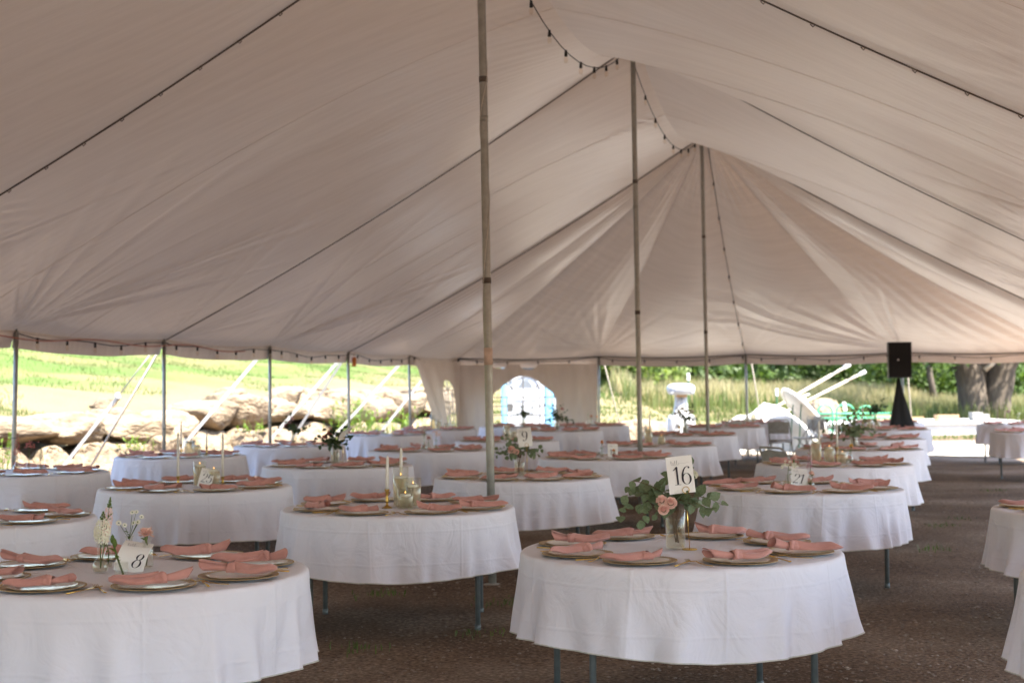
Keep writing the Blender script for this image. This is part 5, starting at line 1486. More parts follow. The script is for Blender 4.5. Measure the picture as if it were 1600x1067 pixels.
def flower(kind, base, top, label, seed=1, m='petalwhite', r=0.02):
    """a cut flower standing in a vase; base/top world points"""
    R = random.Random(seed); B = Vector(base); T = Vector(top) - B
    t = empty('cut_flower', B); tag(t, label, 'flower', 'cut flowers in bud vases')
    mid = T * 0.5 + Vector((R.uniform(-.008, .008), R.uniform(-.008, .008), 0))
    if kind in ('carnation', 'ball', 'stock', 'larkspur', 'rose', 'bud'):
        mb = MB(); mb.tube([(0, 0, 0), mid, T], 0.0022, 6); mb.build('stem', M['stem'], t)
    if kind == 'carnation':
        mb = MB(); carnation(mb, T, r, 0, R); mb.build('bloom', M[m], t)
        mb = MB(); mb.lathe([(0.003, -r), (0.008, -r * .5), (0.009, -r * .1)], 8, c=T); mb.build('calyx', M['stem'], t)
    elif kind == 'ball':
        mb = MB(); mb.ball(T, r * .85, 8); carnation(mb, T - Vector((0, 0, r * .2)), r, 0, R); mb.build('bloom', M[m], t)
    elif kind == 'rose': rose(t, T, r, m, (0.1, -.6, .8), R)
    elif kind == 'bud':
        mb = MB(); mb.lathe([(0, -0.006), (0.008, 0.004), (0.010, 0.016), (0.006, 0.030), (0, 0.038)], 8, c=T); mb.build('bud', M['leaflight'], t)
    elif kind == 'stock':
        for i in range(30):
            pass
        mb = MB()
        for i in range(56):
            f = i / 56; a = i * 2.4; q = T * (0.50 + 0.42 * f) + Vector((math.cos(a), math.sin(a), 0)) * r * (0.35 + 0.75 * math.sin(math.pi * (0.12 + 0.80 * f)))
            daisy(mb, q, r * 0.55 * (1.1 - f * .35) * R.uniform(.8, 1.2), (math.cos(a) + R.uniform(-.4, .4), math.sin(a) - .2, R.uniform(-.1, .7)), 0, 0, 5)
        mb.build('flower_spike', M[m], t)
        mb = MB()
        for i in range(14):
            f = i / 14; a = i * 2.4; q = T * (0.92 + 0.16 * f) + Vector((math.cos(a), math.sin(a), 0)) * r * .45 * (1 - f); mb.ball(q, 0.0045 * (1.2 - f * .6), 4)
        mb.build('green_tip', M['leaflight'], t)
    elif kind == 'larkspur':
        mb = MB()
        for i in range(34):
            f = i / 34; a = i * 2.4; q = T * (0.42 + 0.58 * f) + Vector((math.cos(a), math.sin(a), 0)) * r * (1.1 - f * .8)
            daisy(mb, q, r * 0.55 * (1.2 - f * .8), (math.cos(a), math.sin(a), 0.3), 0, 0, 5)
        mb.build('flower_spike', M[m], t)
    elif kind == 'daisies':
        for j in range(8):
            q = T + Vector((R.uniform(-1, 1) * 0.058, R.uniform(-.04, .03), R.uniform(-.012, .055)))
            mb = MB(); mb.tube([(0, 0, 0), T * .55, q], 0.0011, 5); mb.build('stem', M['stem'], t)
            mb = MB(); daisy(mb, q, r * R.uniform(.8, 1.1), (R.uniform(-.6, .6), -0.8, .6)); mb.build('daisy', [M[m], M['weed']], t)
    elif kind == 'cluster':
        mb = MB()
        for j in range(26):
            q = T + Vector((R.gauss(0, 1) * r, R.gauss(0, .7) * r, R.gauss(0, .6) * r)); daisy(mb, q, r * .33, (R.uniform(-.5, .5), -.7, .6))
        mb.build('flower_head', [M[m], M['weed']], t)
        mb = MB(); mb.tube([(0, 0, 0), mid, T], 0.0022, 6); mb.build('stem', M['stem'], t)
    mb = MB()
    for j in range(3):
        f = R.uniform(.45, .8); leaf_shape(mb, T * f, (R.uniform(-1, 1), R.uniform(-1, .3), .5), (0, -.5, 1), R.uniform(.02, .035), .012)
    mb.build('leaf', M['leaflight'], t)

x, y = TP['t8']
vx = lambda px, Y: (px - 800) / 2222 * Y
def T8(px, Y): return (vx(px, Y), Y, TZ)
a = T8(157, 6.12); bud_vase('bulb', a, 'bulb shaped bud vase left of the number eight card', 1.0)
flower('stock', (a[0], a[1], TZ + .02), (a[0] + 0.012, a[1], TZ + .245), 'tall white stock stem in the bulb bud vase', 3, 'petalwhite', 0.030)
flower('stock', (a[0], a[1] + .005, TZ + .02), (a[0] + 0.035, a[1] + .02, TZ + .30), 'taller cream stock with green tip behind the white stock', 5, 'petalpink', 0.019)
a = T8(169, 6.30); bud_vase('slim', a, 'slim bud vase behind the bulb vase on table eight', 0.95)
flower('ball', (a[0], a[1], TZ + .01), (a[0] - 0.002, a[1] - .03, TZ + .125), 'round cream bloom in the slim bud vase', 2, 'petalpink', 0.019)
a = T8(202, 6.42); bud_vase('slim', a, 'narrow necked bud vase behind the number eight card', 1.25)
flower('daisies', (a[0], a[1], TZ + .02), (a[0], a[1], TZ + .185), 'spray of small white daisies above the number eight card', 4, 'petalwhite', 0.014)
a = T8(229, 6.28); bud_vase('bottle', a, 'square shouldered bottle vase right of the number eight card', 1.05)
flower('carnation', (a[0], a[1], TZ + .01), (a[0] - .002, a[1], TZ + .148), 'peach pink carnation in the bottle vase', 6, 'petalpink', 0.040)
a = T8(190, 5.98); bud_vase('tumbler', a, 'short clear tumbler vase in front of the number eight card', 0.86)
flower('bud', (a[0] + .01, a[1], TZ + .01), (a[0] - .028, a[1], TZ + .125), 'green lisianthus bud leaning out of the tumbler', 8)
flower('bud', (a[0] + .005, a[1], TZ + .01), (a[0] - .04, a[1] + .01, TZ + .14), 'second green bud leaning left over the tumbler', 9)
a = T8(203, 6.16); number_card('8', 'white card printed eight leaning back among bud vases', (a[0] - 0.005, a[1] - 0.01, TZ), (RAD(-16), RAD(9), RAD(2)), 0.65, 1.0, 0.074, 0.022, 0.058, 0.22)

# --- other tables' cards and bouquets
x, y = TP['tcan']
card_stand('gold stand among the glass cylinders on the taper candle table', (x + 0.045, y + 0.09, TZ), 0.05, 0)
number_card('20', 'white card half hidden by glass cylinders, taper candle table', (x + 0.04, y + 0.085, TZ + 0.035), (RAD(-6), RAD(-3), 0), 0.15, 0.9, 0.06, 0.0, 0.05)
x, y = TP['t9']
cylinder_vase('glass_vase', (x - 0.02, y, TZ), 0.045, 0.215, 0.6, 'clear glass vase beside the number nine card', 'bouquet vases')
bouquet((x - 0.02, y, TZ + .01), 'leafy bouquet with one pink bloom beside number nine card', 'leafy bouquets',
        [(170, 10, .20), (190, 25, .22), (160, 45, .22), (150, 5, .15), (210, -5, .16), (20, 5, .18), (0, 20, .18), (340, 0, .14), (100, 65, .18), (60, 50, .18), (250, 5, .12), (190, 60, .2)], .062, 7, 0, [('rose', -.075, -.07, .235, .034, 'petalpink'), ('rose', -.03, -.09, .215, .026, 'petalpink')], 9, .215)
card_stand('gold wire stand holding the number nine card', (x + 0.046, y - .02, TZ), .26, -.01)
number_card('9', 'curved white card printed nine on a gold stand', (x + .036, y - .022, TZ + .262), (RAD(-3), RAD(-7), RAD(3)), -.25, 0.98, .095, .002, .098)
x, y = TP['t25']
number_card('25', 'white card printed twenty five leaning between two glass cylinders', (x + .085, y - .10, TZ), (RAD(-10), RAD(10), RAD(-6)), .15, 0.9, .084, .002, .088, .18)
x, y = TP['t21']
number_card('21', 'white card printed twenty one leaning against bud vases', (x - .02, y - .03, TZ), (RAD(-12), RAD(6), RAD(-3)), .4, 1.0, .084, -.014, .078, .26)
a = (x - .10, y - .02, TZ); bud_vase('round', a, 'round bud vase left of the number twenty one card', 1.15)
flower('cluster', (a[0], a[1], TZ + .02), (a[0] + .005, a[1], TZ + .165), 'cream flower cluster left of the number twenty one card', 21, 'petalwhite', .032)
a = (x + .062, y - .035, TZ); bud_vase('bulb', a, 'bulb bud vase right of the number twenty one card', 0.95)
flower('rose', (a[0], a[1], TZ + .02), (a[0] + .012, a[1] - .02, TZ + .115), 'small peach bloom right of the number twenty one card', 22, 'petalpink', .022)
flower('larkspur', (a[0], a[1], TZ + .02), (a[0] + .005, a[1] + .02, TZ + .33), 'tall pink larkspur spike above the number twenty one card', 23, 'petallilac', .020)
a = (x - .02, y + .10, TZ); bud_vase('slim', a, 'slim bud vase behind the number twenty one card', 1.2)
flower('carnation', (a[0], a[1], TZ + .02), (a[0] - .012, a[1], TZ + .215), 'pale pink carnation above the number twenty one card', 24, 'petalpink', .034)
x, y = TP['t13']
number_card('13', 'white card printed thirteen behind a small bud vase', (x + .055, y - .03, TZ), (RAD(-8), RAD(1), 0), .1, 0.88, .07, 0, .066)
a = (x + .065, y - .12, TZ); bud_vase('round', a, 'round bud vase before the number thirteen card', .8)
flower('rose', (a[0], a[1], TZ + .02), (a[0] - .006, a[1], TZ + .085), 'small orange bloom before the number thirteen card', 31, 'petalorange', .018)
a = (x - .06, y + .02, TZ); bud_vase('slim', a, 'slim bud vase left of the number thirteen card', 1.0)
flower('carnation', (a[0], a[1], TZ + .02), (a[0], a[1], TZ + .165), 'orange carnation left of the number thirteen card', 32, 'petalorange', .026)
x, y = TP['tvp']
cylinder_vase('glass_vase', (x - .03, y, TZ), .045, .23, .6, 'clear glass vase before the rocks, pink blooms table', 'bouquet vases')
bouquet((x - .03, y, TZ + .01), 'dark leafy bouquet with dusty pink blooms behind table twenty five', 'leafy bouquets',
        [(175, 35, .18), (160, 60, .2), (200, 10, .16), (100, 75, .2), (70, 65, .2), (20, 20, .18), (350, 35, .2), (10, -5, .15), (300, 0, .12), (230, 0, .12), (90, 85, .22), (30, 50, .18)], .075, 6, 1, [('bloom', -.11, -.03, .27, .036, 'petalrose'), ('bloom', -.06, -.05, .31, .03, 'petalrose'), ('spike', -.05, .0, .36, .022, 'petalrose')], 41, .23)
card_stand('gold wire stand behind the number twenty five table', (x + .055, y - .04, TZ), .26, 0)
number_card('', 'curled white card seen almost edge on, pink blooms table', (x + .05, y - .045, TZ + .26), (RAD(-2), RAD(-8), RAD(62)), -.9, 0.98, .09, 0, .09)
def simple_bq(key, dx, dy, label, seed, mi, flowers, h=.22, L=.17, card=None, n=11, leaf=.07):
    x, y = TP[key]
    cylinder_vase('glass_vase', (x + dx, y + dy, TZ), .043, h, .6, 'clear glass vase on the ' + DD[key], 'bouquet vases', n=20)
    R = random.Random(seed)
    dirs = [(R.uniform(0, 360), R.uniform(0, 75), L * R.uniform(.7, 1.2)) for _ in range(n)]
    bouquet((x + dx, y + dy, TZ + .01), label, 'leafy bouquets', dirs, leaf, 6, mi, flowers, seed, h, False)
simple_bq('tp3', 0.06, 0, 'dark bouquet with mauve blooms beside third side pole', 51, 1, [('bloom', -.06, -.02, .30, .035, 'petalrose'), ('bloom', -.12, -.01, .27, .03, 'petalrose'), ('spike', -.03, 0, .38, .02, 'petallilac')], .2, .24)
x, y = TP['tp3']; cylinder_vase('glass_tumbler', (x + .20, y - .06, TZ), .03, .10, .5, 'small amber lit tumbler on the ' + DD['tp3'], 'glass cylinders with floating candles', 'wateryellow', 'glass')
simple_bq('tblu', -.06, 0, 'tall dark bouquet against the right side of the arched window', 52, 1, [('bloom', .10, -.02, .37, .04, 'petalrose'), ('bloom', -.03, -.02, .30, .03, 'petaldark')], .22, .30, n=16)
simple_bq('twin', .12, 0, 'dark bouquet against the middle of the arched window', 53, 1, [('bloom', -.03, -.02, .30, .03, 'petaldark')], .22, .30, n=14)
x, y = TP['twin']
card_stand('thin gold stand left of the window bouquet', (x - .14, y - .05, TZ), .30, 0)
number_card('', 'greyish card on thin stand before the arched window', (x - .14, y - .055, TZ + .30), (0, 0, RAD(150)), 0, 0.9, .09, 0, .09)
simple_bq('twhi', -.06, 0, 'white flower bouquet with dark leaves before the wash station', 54, 1, [('bloom', -.10, -.05, .34, .05, 'petalwhite'), ('bloom', 0, -.07, .36, .055, 'petalwhite'), ('bloom', .08, -.05, .33, .05, 'petalwhite'), ('bloom', -.04, .02, .40, .045, 'petalwhite'), ('bloom', .12, 0, .36, .045, 'petalwhite'), ('bloom', .06, -.03, .43, .022, 'petaldark'), ('bloom', -.16, 0, .32, .04, 'petalwhite')], .24, .26, n=13, leaf=.06)
simple_bq('teuc', -.06, 0, 'wide eucalyptus bouquet with mauve blooms on right row', 55, 0, [('bloom', -.12, -.03, .33, .035, 'petalrose'), ('bloom', .10, 0, .36, .018, 'petaldark'), ('bloom', -.2, -.02, .2, .03, 'petalrose')], .2, .36, n=18, leaf=.085)
simple_bq('tbes', -.2, 0, 'dark mauve bouquet left of the speaker stand', 56, 1, [('bloom', -.05, -.02, .3, .04, 'petalrose')], .24, .32, n=16, leaf=.09)
x, y = TP['tyel']; bud_vase('slim', (x + .15, y - .05, TZ), 'slim bud vase holding the yellow bloom', 1.1)
flower('carnation', (x + .15, y - .05, TZ + .02), (x + .155, y - .07, TZ + .175), 'yellow bloom right of the short glass cylinder', 61, 'petalyellow', .028)
x, y = TP['twhi']; bud_vase('slim', (x - .17, y - .15, TZ), 'slim bud vase holding a yellow ball flower', .9)
flower('ball', (x - .17, y - .15, TZ + .02), (x - .17, y - .15, TZ + .13), 'yellow ball flower left of the white flower vase', 62, 'petalyellow', .026)
def trio(key, items):
    x, y = TP[key]
    for i, (kind, dx, dy, s, fk, fm, fh, r, word) in enumerate(items):
        bud_vase(kind, (x + dx, y + dy, TZ), '%s bud vase on the %s' % (word, DD[key]), s)
        flower(fk, (x + dx, y + dy, TZ + .02), (x + dx + .006, y + dy, TZ + fh), 'flower in the %s bud vase on the %s' % (word, DD[key]), 70 + i, fm, r)
trio('tbud', [('bulb', -.06, 0, 1.25, 'daisies', 'petalwhite', .25, .016, 'left'), ('round', 0, -.1, 1.1, 'rose', 'petalrose', .16, .024, 'middle'), ('slim', .09, .03, 1.3, 'cluster', 'petalpink', .21, .034, 'right')])
trio('tl1', [('bulb', -.10, 0, 1.2, 'larkspur', 'petalrose', .38, .03, 'left'), ('slim', 0, .05, 1.2, 'cluster', 'petalrose', .26, .03, 'middle'), ('tumbler', .14, -.02, 1.0, 'larkspur', 'stem', .25, .02, 'right')])
trio('tpla', [('slim', -.06, 0, 1.3, 'larkspur', 'petalwhite', .32, .02, 'left'), ('bottle', 0, -.04, 1.2, 'carnation', 'petalorange', .19, .034, 'middle'), ('round', .12, 0, 1.2, 'carnation', 'petalorange', .18, .03, 'right')])
trio('tp4', [('slim', -.15, 0, 1.3, 'larkspur', 'stem', .34, .018, 'left'), ('bulb', 0, 0, 1.2, 'cluster', 'petalwhite', .2, .02, 'right')])
trio('tr4', [('slim', -.2, 0, 1.2, 'carnation', 'petallilac', .24, .036, 'left'), ('bulb', .0, 0, 1.2, 'cluster', 'petalwhite', .2, .02, 'right')])
trio('tfar', [('bottle', -.1, 0, 1.2, 'larkspur', 'leafdark', .34, .02, 'left'), ('tumbler', .05, 0, 1.3, 'cluster', 'petalwhite', .16, .02, 'right')])

# ------------------------------------------------------------------ boulder retaining wall on the left
def rock_mesh(seed, sub=3):
    R = random.Random(seed); bm = bmesh.new()
    bmesh.ops.create_icosphere(bm, subdivisions=sub, radius=1.0)
    off = Vector((R.uniform(-50, 50), R.uniform(-50, 50), R.uniform(-50, 50)))
    planes = [(Vector((R.gauss(0, 1), R.gauss(0, 1), R.gauss(0, .8))).normalized(), R.uniform(0.62, 0.85)) for _ in range(9)]
    for v in bm.verts:
        p = v.co.copy()
        # squarish block, chipped by random planes
        q = Vector((abs(p.x) ** .5 * (1 if p.x > 0 else -1), abs(p.y) ** .5 * (1 if p.y > 0 else -1), abs(p.z) ** .45 * (1 if p.z > 0 else -1)))
        for (n, d) in planes:
            t = q.dot(n)
            if t > d: q -= n * (t - d) * 0.9
        q += q.normalized() * (0.14 * mnoise.noise(q * 1.6 + off) + 0.09 * mnoise.noise(q * 3.6 + off) + 0.05 * mnoise.noise(q * 8.0 + off))
        v.co = q
    me = bpy.data.meshes.new('boulder'); bm.to_mesh(me); bm.free()
    me.materials.append(M['rock']); me.polygons.foreach_set('use_smooth', [True] * len(me.polygons)); me.update()
    return me
ROCKS = [rock_mesh(300 + i, 4 if i < 6 else 3) for i in range(12)]
WO = Vector((-8.75, 16.95))           # a point on the wall face line, 3 m outside the posts
wall = empty('boulder_wall', (WO.x, WO.y, 0)); tag(wall, 'low dry stacked retaining wall of large limestone boulders', 'stone wall')
WANG = math.atan2(AX.y, AX.x)
R4 = random.Random(17)
def put_rock(parent, org, t, d, z, sx, sy, sz, label=None, top=False):
    p = Vector((org.x, org.y)) + AX * t + NL * d
    o = bpy.data.objects.new('boulder', R4.choice(ROCKS[:6] if not top else ROCKS))
    o.location = (p.x - (org.x if parent else 0), p.y - (org.y if parent else 0), z)
    o.rotation_euler = (R4.uniform(-.12, .12), R4.uniform(-.10, .10), WANG + R4.uniform(-.2, .2) + R4.choice((0, math.pi)))
    o.scale = (sx, sy, sz); link(o, parent); return o
t = -3.5
while t < 29:                          # lower course
    L = R4.uniform(1.0, 1.75)
    put_rock(wall, WO, t + L / 2, R4.uniform(0.25, 0.45), 0.30, L * .65, 0.60, R4.uniform(.42, .48)); t += L
t = -3.0
while t < 29:                          # long flat upper stones
    L = R4.uniform(1.3, 2.5); h = R4.uniform(.24, .32) + (0.06 if t > 12 else 0)
    put_rock(wall, WO, t + L / 2, R4.uniform(0.40, 0.65), 0.92 + (0.10 if t > 10 else 0), L * .57, 0.62, h, top=True); t += L * 0.97
t = 13.0
while t < 29:                          # smaller third course towards the corner
    L = R4.uniform(.7, 1.5)
    if R4.random() < .85: put_rock(wall, WO, t + L / 2, R4.uniform(0.85, 1.2), 1.30, L * .58, 0.5, R4.uniform(.20, .30), top=True)
    t += L
for (t, d, z, s) in ((9.5, 1.3, 1.28, .2),):
    put_rock(wall, WO, t, d, z, s * 1.6, s, s * .6, top=True)
# boulders lying at the back, right of the windowed wall and farther right
for i, (px, Y, z, sx, sz, lbl) in enumerate((
    (955, 37.5, .25, .75, .42, 'pale boulder just right of the windowed wall'), (985, 38.2, .22, .62, .40, 'low pale boulder left of the middle pole, far back'),
    (1008, 38.0, .24, .60, .40, 'tan boulder right of the middle pole, far back'), (1027, 37.6, .26, .52, .42, 'rounded tan boulder left of the wash station'),
    (1094, 38.4, .12, .45, .28, 'small bright boulder right of the wash station'), (1266, 47, .5, .55, .6, 'tan boulder behind the tipped table'), (1290, 46, .55, .75, .62, 'large tan boulder behind the green tube frame'))):
    o = bpy.data.objects.new('boulder', ROCKS[(i * 2 + 1) % 12]); o.location = ((px - 800) / 2222 * Y, Y, z); o.scale = (sx, .5, sz); o.rotation_euler = (0, 0, i * 1.3); link(o)
    tag(o, lbl, 'boulder', 'boulders lying behind the tent')

# weeds growing from the wall
def weed_clump(loc, h, n, label, m='weed', seed=1, spread=.3, leaf=.10):
    R = random.Random(seed); mb = MB()
    for i in range(n):
        b = Vector((R.gauss(0, spread), R.gauss(0, spread * .7), 0)); top = b + Vector((R.gauss(0, .12), R.gauss(0, .12), h * R.uniform(.5, 1.1)))
        mb.tube([b, (b + top) / 2 + Vector((R.gauss(0, .03), R.gauss(0, .03), 0)), top], [.006, .005, .002], 4)
        for j in range(7):
            f = R.uniform(.2, 1.0); leaf_shape(mb, b.lerp(top, f), (R.uniform(-1, 1), R.uniform(-1, 1), R.uniform(.2, 1)), (0, 0, 1), leaf * R.uniform(.6, 1.3), leaf * .35)
    o = mb.build('weed_clump', M[m], None, loc); tag(o, label, 'weeds', 'weeds growing in the boulder wall')
def wpt(t, d): q = WO + AX * t + NL * d; return q
for i, (t, d, z, h, n, sp, lbl) in enumerate((
    (4.0, -.15, 0.25, .65, 22, .14, 'pale green weeds in the gap between lower boulders, far left'),
    (1.4, -.1, 0.5, .4, 12, .15, 'small weed sprout at the far left of the boulder wall'),
    (7.9, -.15, 0.4, .35, 12, .16, 'tuft of weeds left of the second side pole'),
    (17.6, -.45, 0.0, 1.35, 60, .32, 'tall bright green weeds right of the orange tagged pole'),
    (20.3, -.5, 0.0, .95, 40, .35, 'leafy green weeds beside the curtain pole'),
    (18.8, -.5, 0.0, .7, 24, .35, 'lower weeds between the tall weeds and curtain'),
    (12.6, -.2, 0.6, .3, 10, .2, 'weed tuft on the boulders behind the third side pole'))):
    q = wpt(t, d); weed_clump((q.x, q.y, z), h, n, lbl, 'weed', 60 + i, sp, .13 if h > .9 else .09)
# yellow wildflowers on the bank at the far left
for i, (t, d) in enumerate(((3.6, 6.5), (3.9, 7.4), (2.8, 5.2), (4.3, 6.8), (4.9, 4.4), (3.4, 5.9))):
    q = wpt(t, d); z = float(hz(np.array([q.x]), np.array([q.y]))[0])
    mb = MB(); mb.tube([(0, 0, -.1), (0.03, 0, .5), (.05, .02, .75)], .008, 5); 
    for k in range(3): daisy(mb, (.05 + .06 * math.sin(k * 2), .02, .75 + .05 * k), .07, (.2, -.8, .5), 1, 1, 6)
    o = mb.build('wildflower', [M['stem'], M['petalorange']], None, (q.x, q.y, z)); tag(o, 'orange wildflower on the grassy bank, far left', 'flower', 'orange wildflowers on the bank')

# ------------------------------------------------------------------ portable toilets behind the windowed wall
def toilet(loc, label, door_white):
    t = empty('portable_toilet', loc); tag(t, label, 'portable toilet', 'portable toilets')
    mb = MB()
    for (cx, w) in ((-.54, .13), (.54, .13)): mb.bbox((cx, -.56, 1.08), (w, .14, 2.1), .03)
    mb.bbox((-.585, 0, 1.08), (.05, 1.0, 2.1), .02); mb.bbox((.585, 0, 1.08), (.05, 1.0, 2.1), .02); mb.bbox((0, .57, 1.08), (1.2, .06, 2.1), .02)
    mb.build('cabin', M['blueplastic'], t)
    mb = MB(); mb.bbox((0, -.58, 1.02), (.94, .05, 1.92), .02); d = mb.build('door', M['whiteplastic'], t)
    mb = MB()
    mb.bbox((0, -.612, 1.25), (.60, .02, .10), .008); mb.bbox((0, -.612, .45), (.66, .02, .5), .009)
    mb.tube([(.34 * math.cos(math.pi * i / 14), -.61, 1.52 + .30 * math.sin(math.pi * i / 14)) for i in range(15)], .025, 8)
    mb.build('door_moulding', M['whiteplastic'], d)
    mb = MB(); mb.bbox((-.36, -.62, 1.72), (.07, .03, .10), .008); mb.build('latch', M['greyplastic'], d)
    mb = MB()
    for k in range(5): mb.box((.0, -.613, 1.56 + .04 * k), (.36 - .05 * k, .012, .015))
    mb.build('vent_slots', M['greyplastic'], d)
    mb = MB(); n = 10; vs = []
    for j in (-.64, .64):
        for i in range(n + 1):
            x = -.66 + 1.32 * i / n; vs.append((x, j, 2.13 + .22 * (1 - (x / .66) ** 2)))
        vs += [(-.66, j, 2.10), (.66, j, 2.10)]
    m_ = n + 3
    fs = [tuple(list(range(n + 1)) + [n + 2, n + 1]), tuple([m_ + k for k in (list(range(n, -1, -1)) + [n + 1, n + 2])])] + [(i + 1, i, m_ + i, m_ + i + 1) for i in range(n)] + [(n + 1, n + 2, m_ + n + 2, m_ + n + 1)]
    mb.add(vs, fs, 0, False); mb.build('roof', M['whiteplastic'], t)
    mb = MB(); mb.bbox((0, 0, .04), (1.25, 1.3, .10), .02); mb.build('skid_base', M['greyplastic'], t)
    mb = MB(); mb.tube([(.4, .45, 2.1), (.4, .45, 2.65)], .05, 10); mb.build('vent_pipe', M['greyplastic'], t)
toilet((0.33, 35.9, 0), 'white doored pale blue portable toilet seen through the window', True)
toilet((1.50, 36.3, 0), 'second pale blue portable toilet, right of the first', True)

# ------------------------------------------------------------------ wash station
t = empty('wash_station', ((1063 - 800) / 2222 * 33, 33, 0)); tag(t, 'white plastic pedestal wash station on the grass behind the tent', 'wash station')
def ell(mb, prof, m=0, n=28, sq=.75, pw=2.6):
    vs = []; 
    for (r, ry, z) in prof:
        for k in range(n):
            a = 2 * math.pi * k / n; c, s = math.cos(a), math.sin(a)
            vs.append((r * abs(c) ** (2 / pw) * (1 if c >= 0 else -1), ry * abs(s) ** (2 / pw) * (1 if s >= 0 else -1), z))
    fs = [(i * n + k, i * n + (k + 1) % n, (i + 1) * n + (k + 1) % n, (i + 1) * n + k) for i in range(len(prof) - 1) for k in range(n)]
    fs += [tuple(range(n - 1, -1, -1)), tuple((len(prof) - 1) * n + k for k in range(n))]
    mb.add(vs, fs, m)
mb = MB(); ell(mb, [(.33, .28, 0), (.34, .29, .05), (.335, .28, .55), (.32, .27, .78), (.29, .24, .86), (.18, .16, .90), (.17, .15, 1.0), (.14, .13, 1.22), (.135, .12, 1.34)]); mb.build('tank_body', M['whiteplastic'], t)
mb = MB(); ell(mb, [(.20, .18, 1.335), (.29, .24, 1.36), (.32, .27, 1.42), (.325, .275, 1.50), (.29, .24, 1.56), (.18, .14, 1.595), (.05, .04, 1.60)]); mb.build('hood', M['whiteplastic'], t)
mb = MB(); mb.bbox((0, -.14, 1.31), (.25, .08, .055), .01); mb.build('towel_tray', M['tan'], t)
mb = MB(); mb.bbox((0, -.135, 1.235), (.05, .06, .07), .01); mb.build('spout', M['greyplastic'], t)
for sx in (-.235, .235):
    mb = MB(); mb.bbox((sx, -.23, 1.375), (.09, .06, .06), .012, Matrix.Rotation(RAD(20 if sx > 0 else -20), 3, 'Y')); mb.build('soap_dispenser', M['greyplastic'], t)
mb = MB(); mb.tube([(.16, -.22, .9), (.26, -.25, .45), (.30, -.27, .12)], .035, 8); mb.build('drain_hose', M['whiteplastic'], t)
for sx in (-.10, .10):
    mb = MB(); mb.lathe([(.05, 0), (.035, .02), (0, .025)], 12, c=(sx, -.272, .66), rot=Matrix.Rotation(RAD(90), 3, 'X')); mb.build('foot_pump', M['greyplastic'], t)

# ------------------------------------------------------------------ speaker on a scrimmed stand
SX, SY = (1403 - 800) / 2222 * 26.8, 26.8
t = empty('speaker_stand', (SX, SY, 0)); tag(t, 'tripod stand under a tall black cloth cone, holding the speaker', 'speaker stand')
mb = MB()
n = 24; vs = []
for i in range(13):
    z = 0.02 + 1.62 * i / 12; f = 1 - i / 12
    for k in range(n):
        a = 2 * math.pi * k / n; tri = 1 / max(.5, math.cos(((a + .3) % (2 * math.pi / 3)) - math.pi / 3)) * .62
        r = 0.028 + (.47 * tri + .03 * math.sin(5 * a)) * f ** 1.15
        vs.append((r * math.cos(a), r * math.sin(a), z))
mb.add(vs, [(i * n + k, i * n + (k + 1) % n, (i + 1) * n + (k + 1) % n, (i + 1) * n + k) for i in range(12) for k in range(n)])
mb.build('scrim_cloth', M['blackcloth'], t)
mb = MB(); mb.tube([(0, 0, .3), (0, 0, 1.72)], .019, 10); mb.build('pole_tube', M['black'], t)
for a in (0.5, 2.6, 4.7):
    mb = MB(); mb.tube([(0, 0, .55), (.5 * math.cos(a), .5 * math.sin(a), .03)], .014, 8); mb.build('leg', M['black'], t)
t = empty('speaker', (SX, SY, 1.66)); t.rotation_euler = (0, 0, RAD(-4)); tag(t, 'large black box loudspeaker on the cloth covered stand', 'speaker')
mb = MB(); vs = [(-.215, -.19, 0), (.215, -.19, 0), (.17, .19, 0), (-.17, .19, 0), (-.215, -.19, .67), (.215, -.19, .67), (.17, .19, .67), (-.17, .19, .67)]
mb.add(vs, [(0, 3, 2, 1), (4, 5, 6, 7), (0, 1, 5, 4), (1, 2, 6, 5), (2, 3, 7, 6), (3, 0, 4, 7)], 0, False); mb.build('cabinet', M['black'], t)
mb = MB(); mb.bbox((0, -.20, .335), (.39, .022, .62), .006); g = mb.build('grille', M['blackcloth'], t)
mb = MB(); mb.lathe([(0, 0), (.016, 0), (.016, .006), (0, .008)], 14, c=(-.04, -.213, .335), rot=Matrix.Rotation(RAD(90), 3, 'X')); mb.build('badge', M['whitepaint'], g)
for sx in (-1, 1):
    mb = MB(); mb.tube([(sx * .2, -.06, .42), (sx * .225, 0, .42), (sx * .2, .06, .42)], .012, 6); mb.build('handle', M['black'], t)
mb = MB(); mb.tube([(.10, .2, .2), (.16, .26, -.3), (.05, .1, -1.0), (.12, .2, -1.64)], .006, 5); o = mb.build('speaker_cable', M['black'], None, (SX, SY, 1.66)); tag(o, 'thin black cable hanging behind the loudspeaker', 'cable')

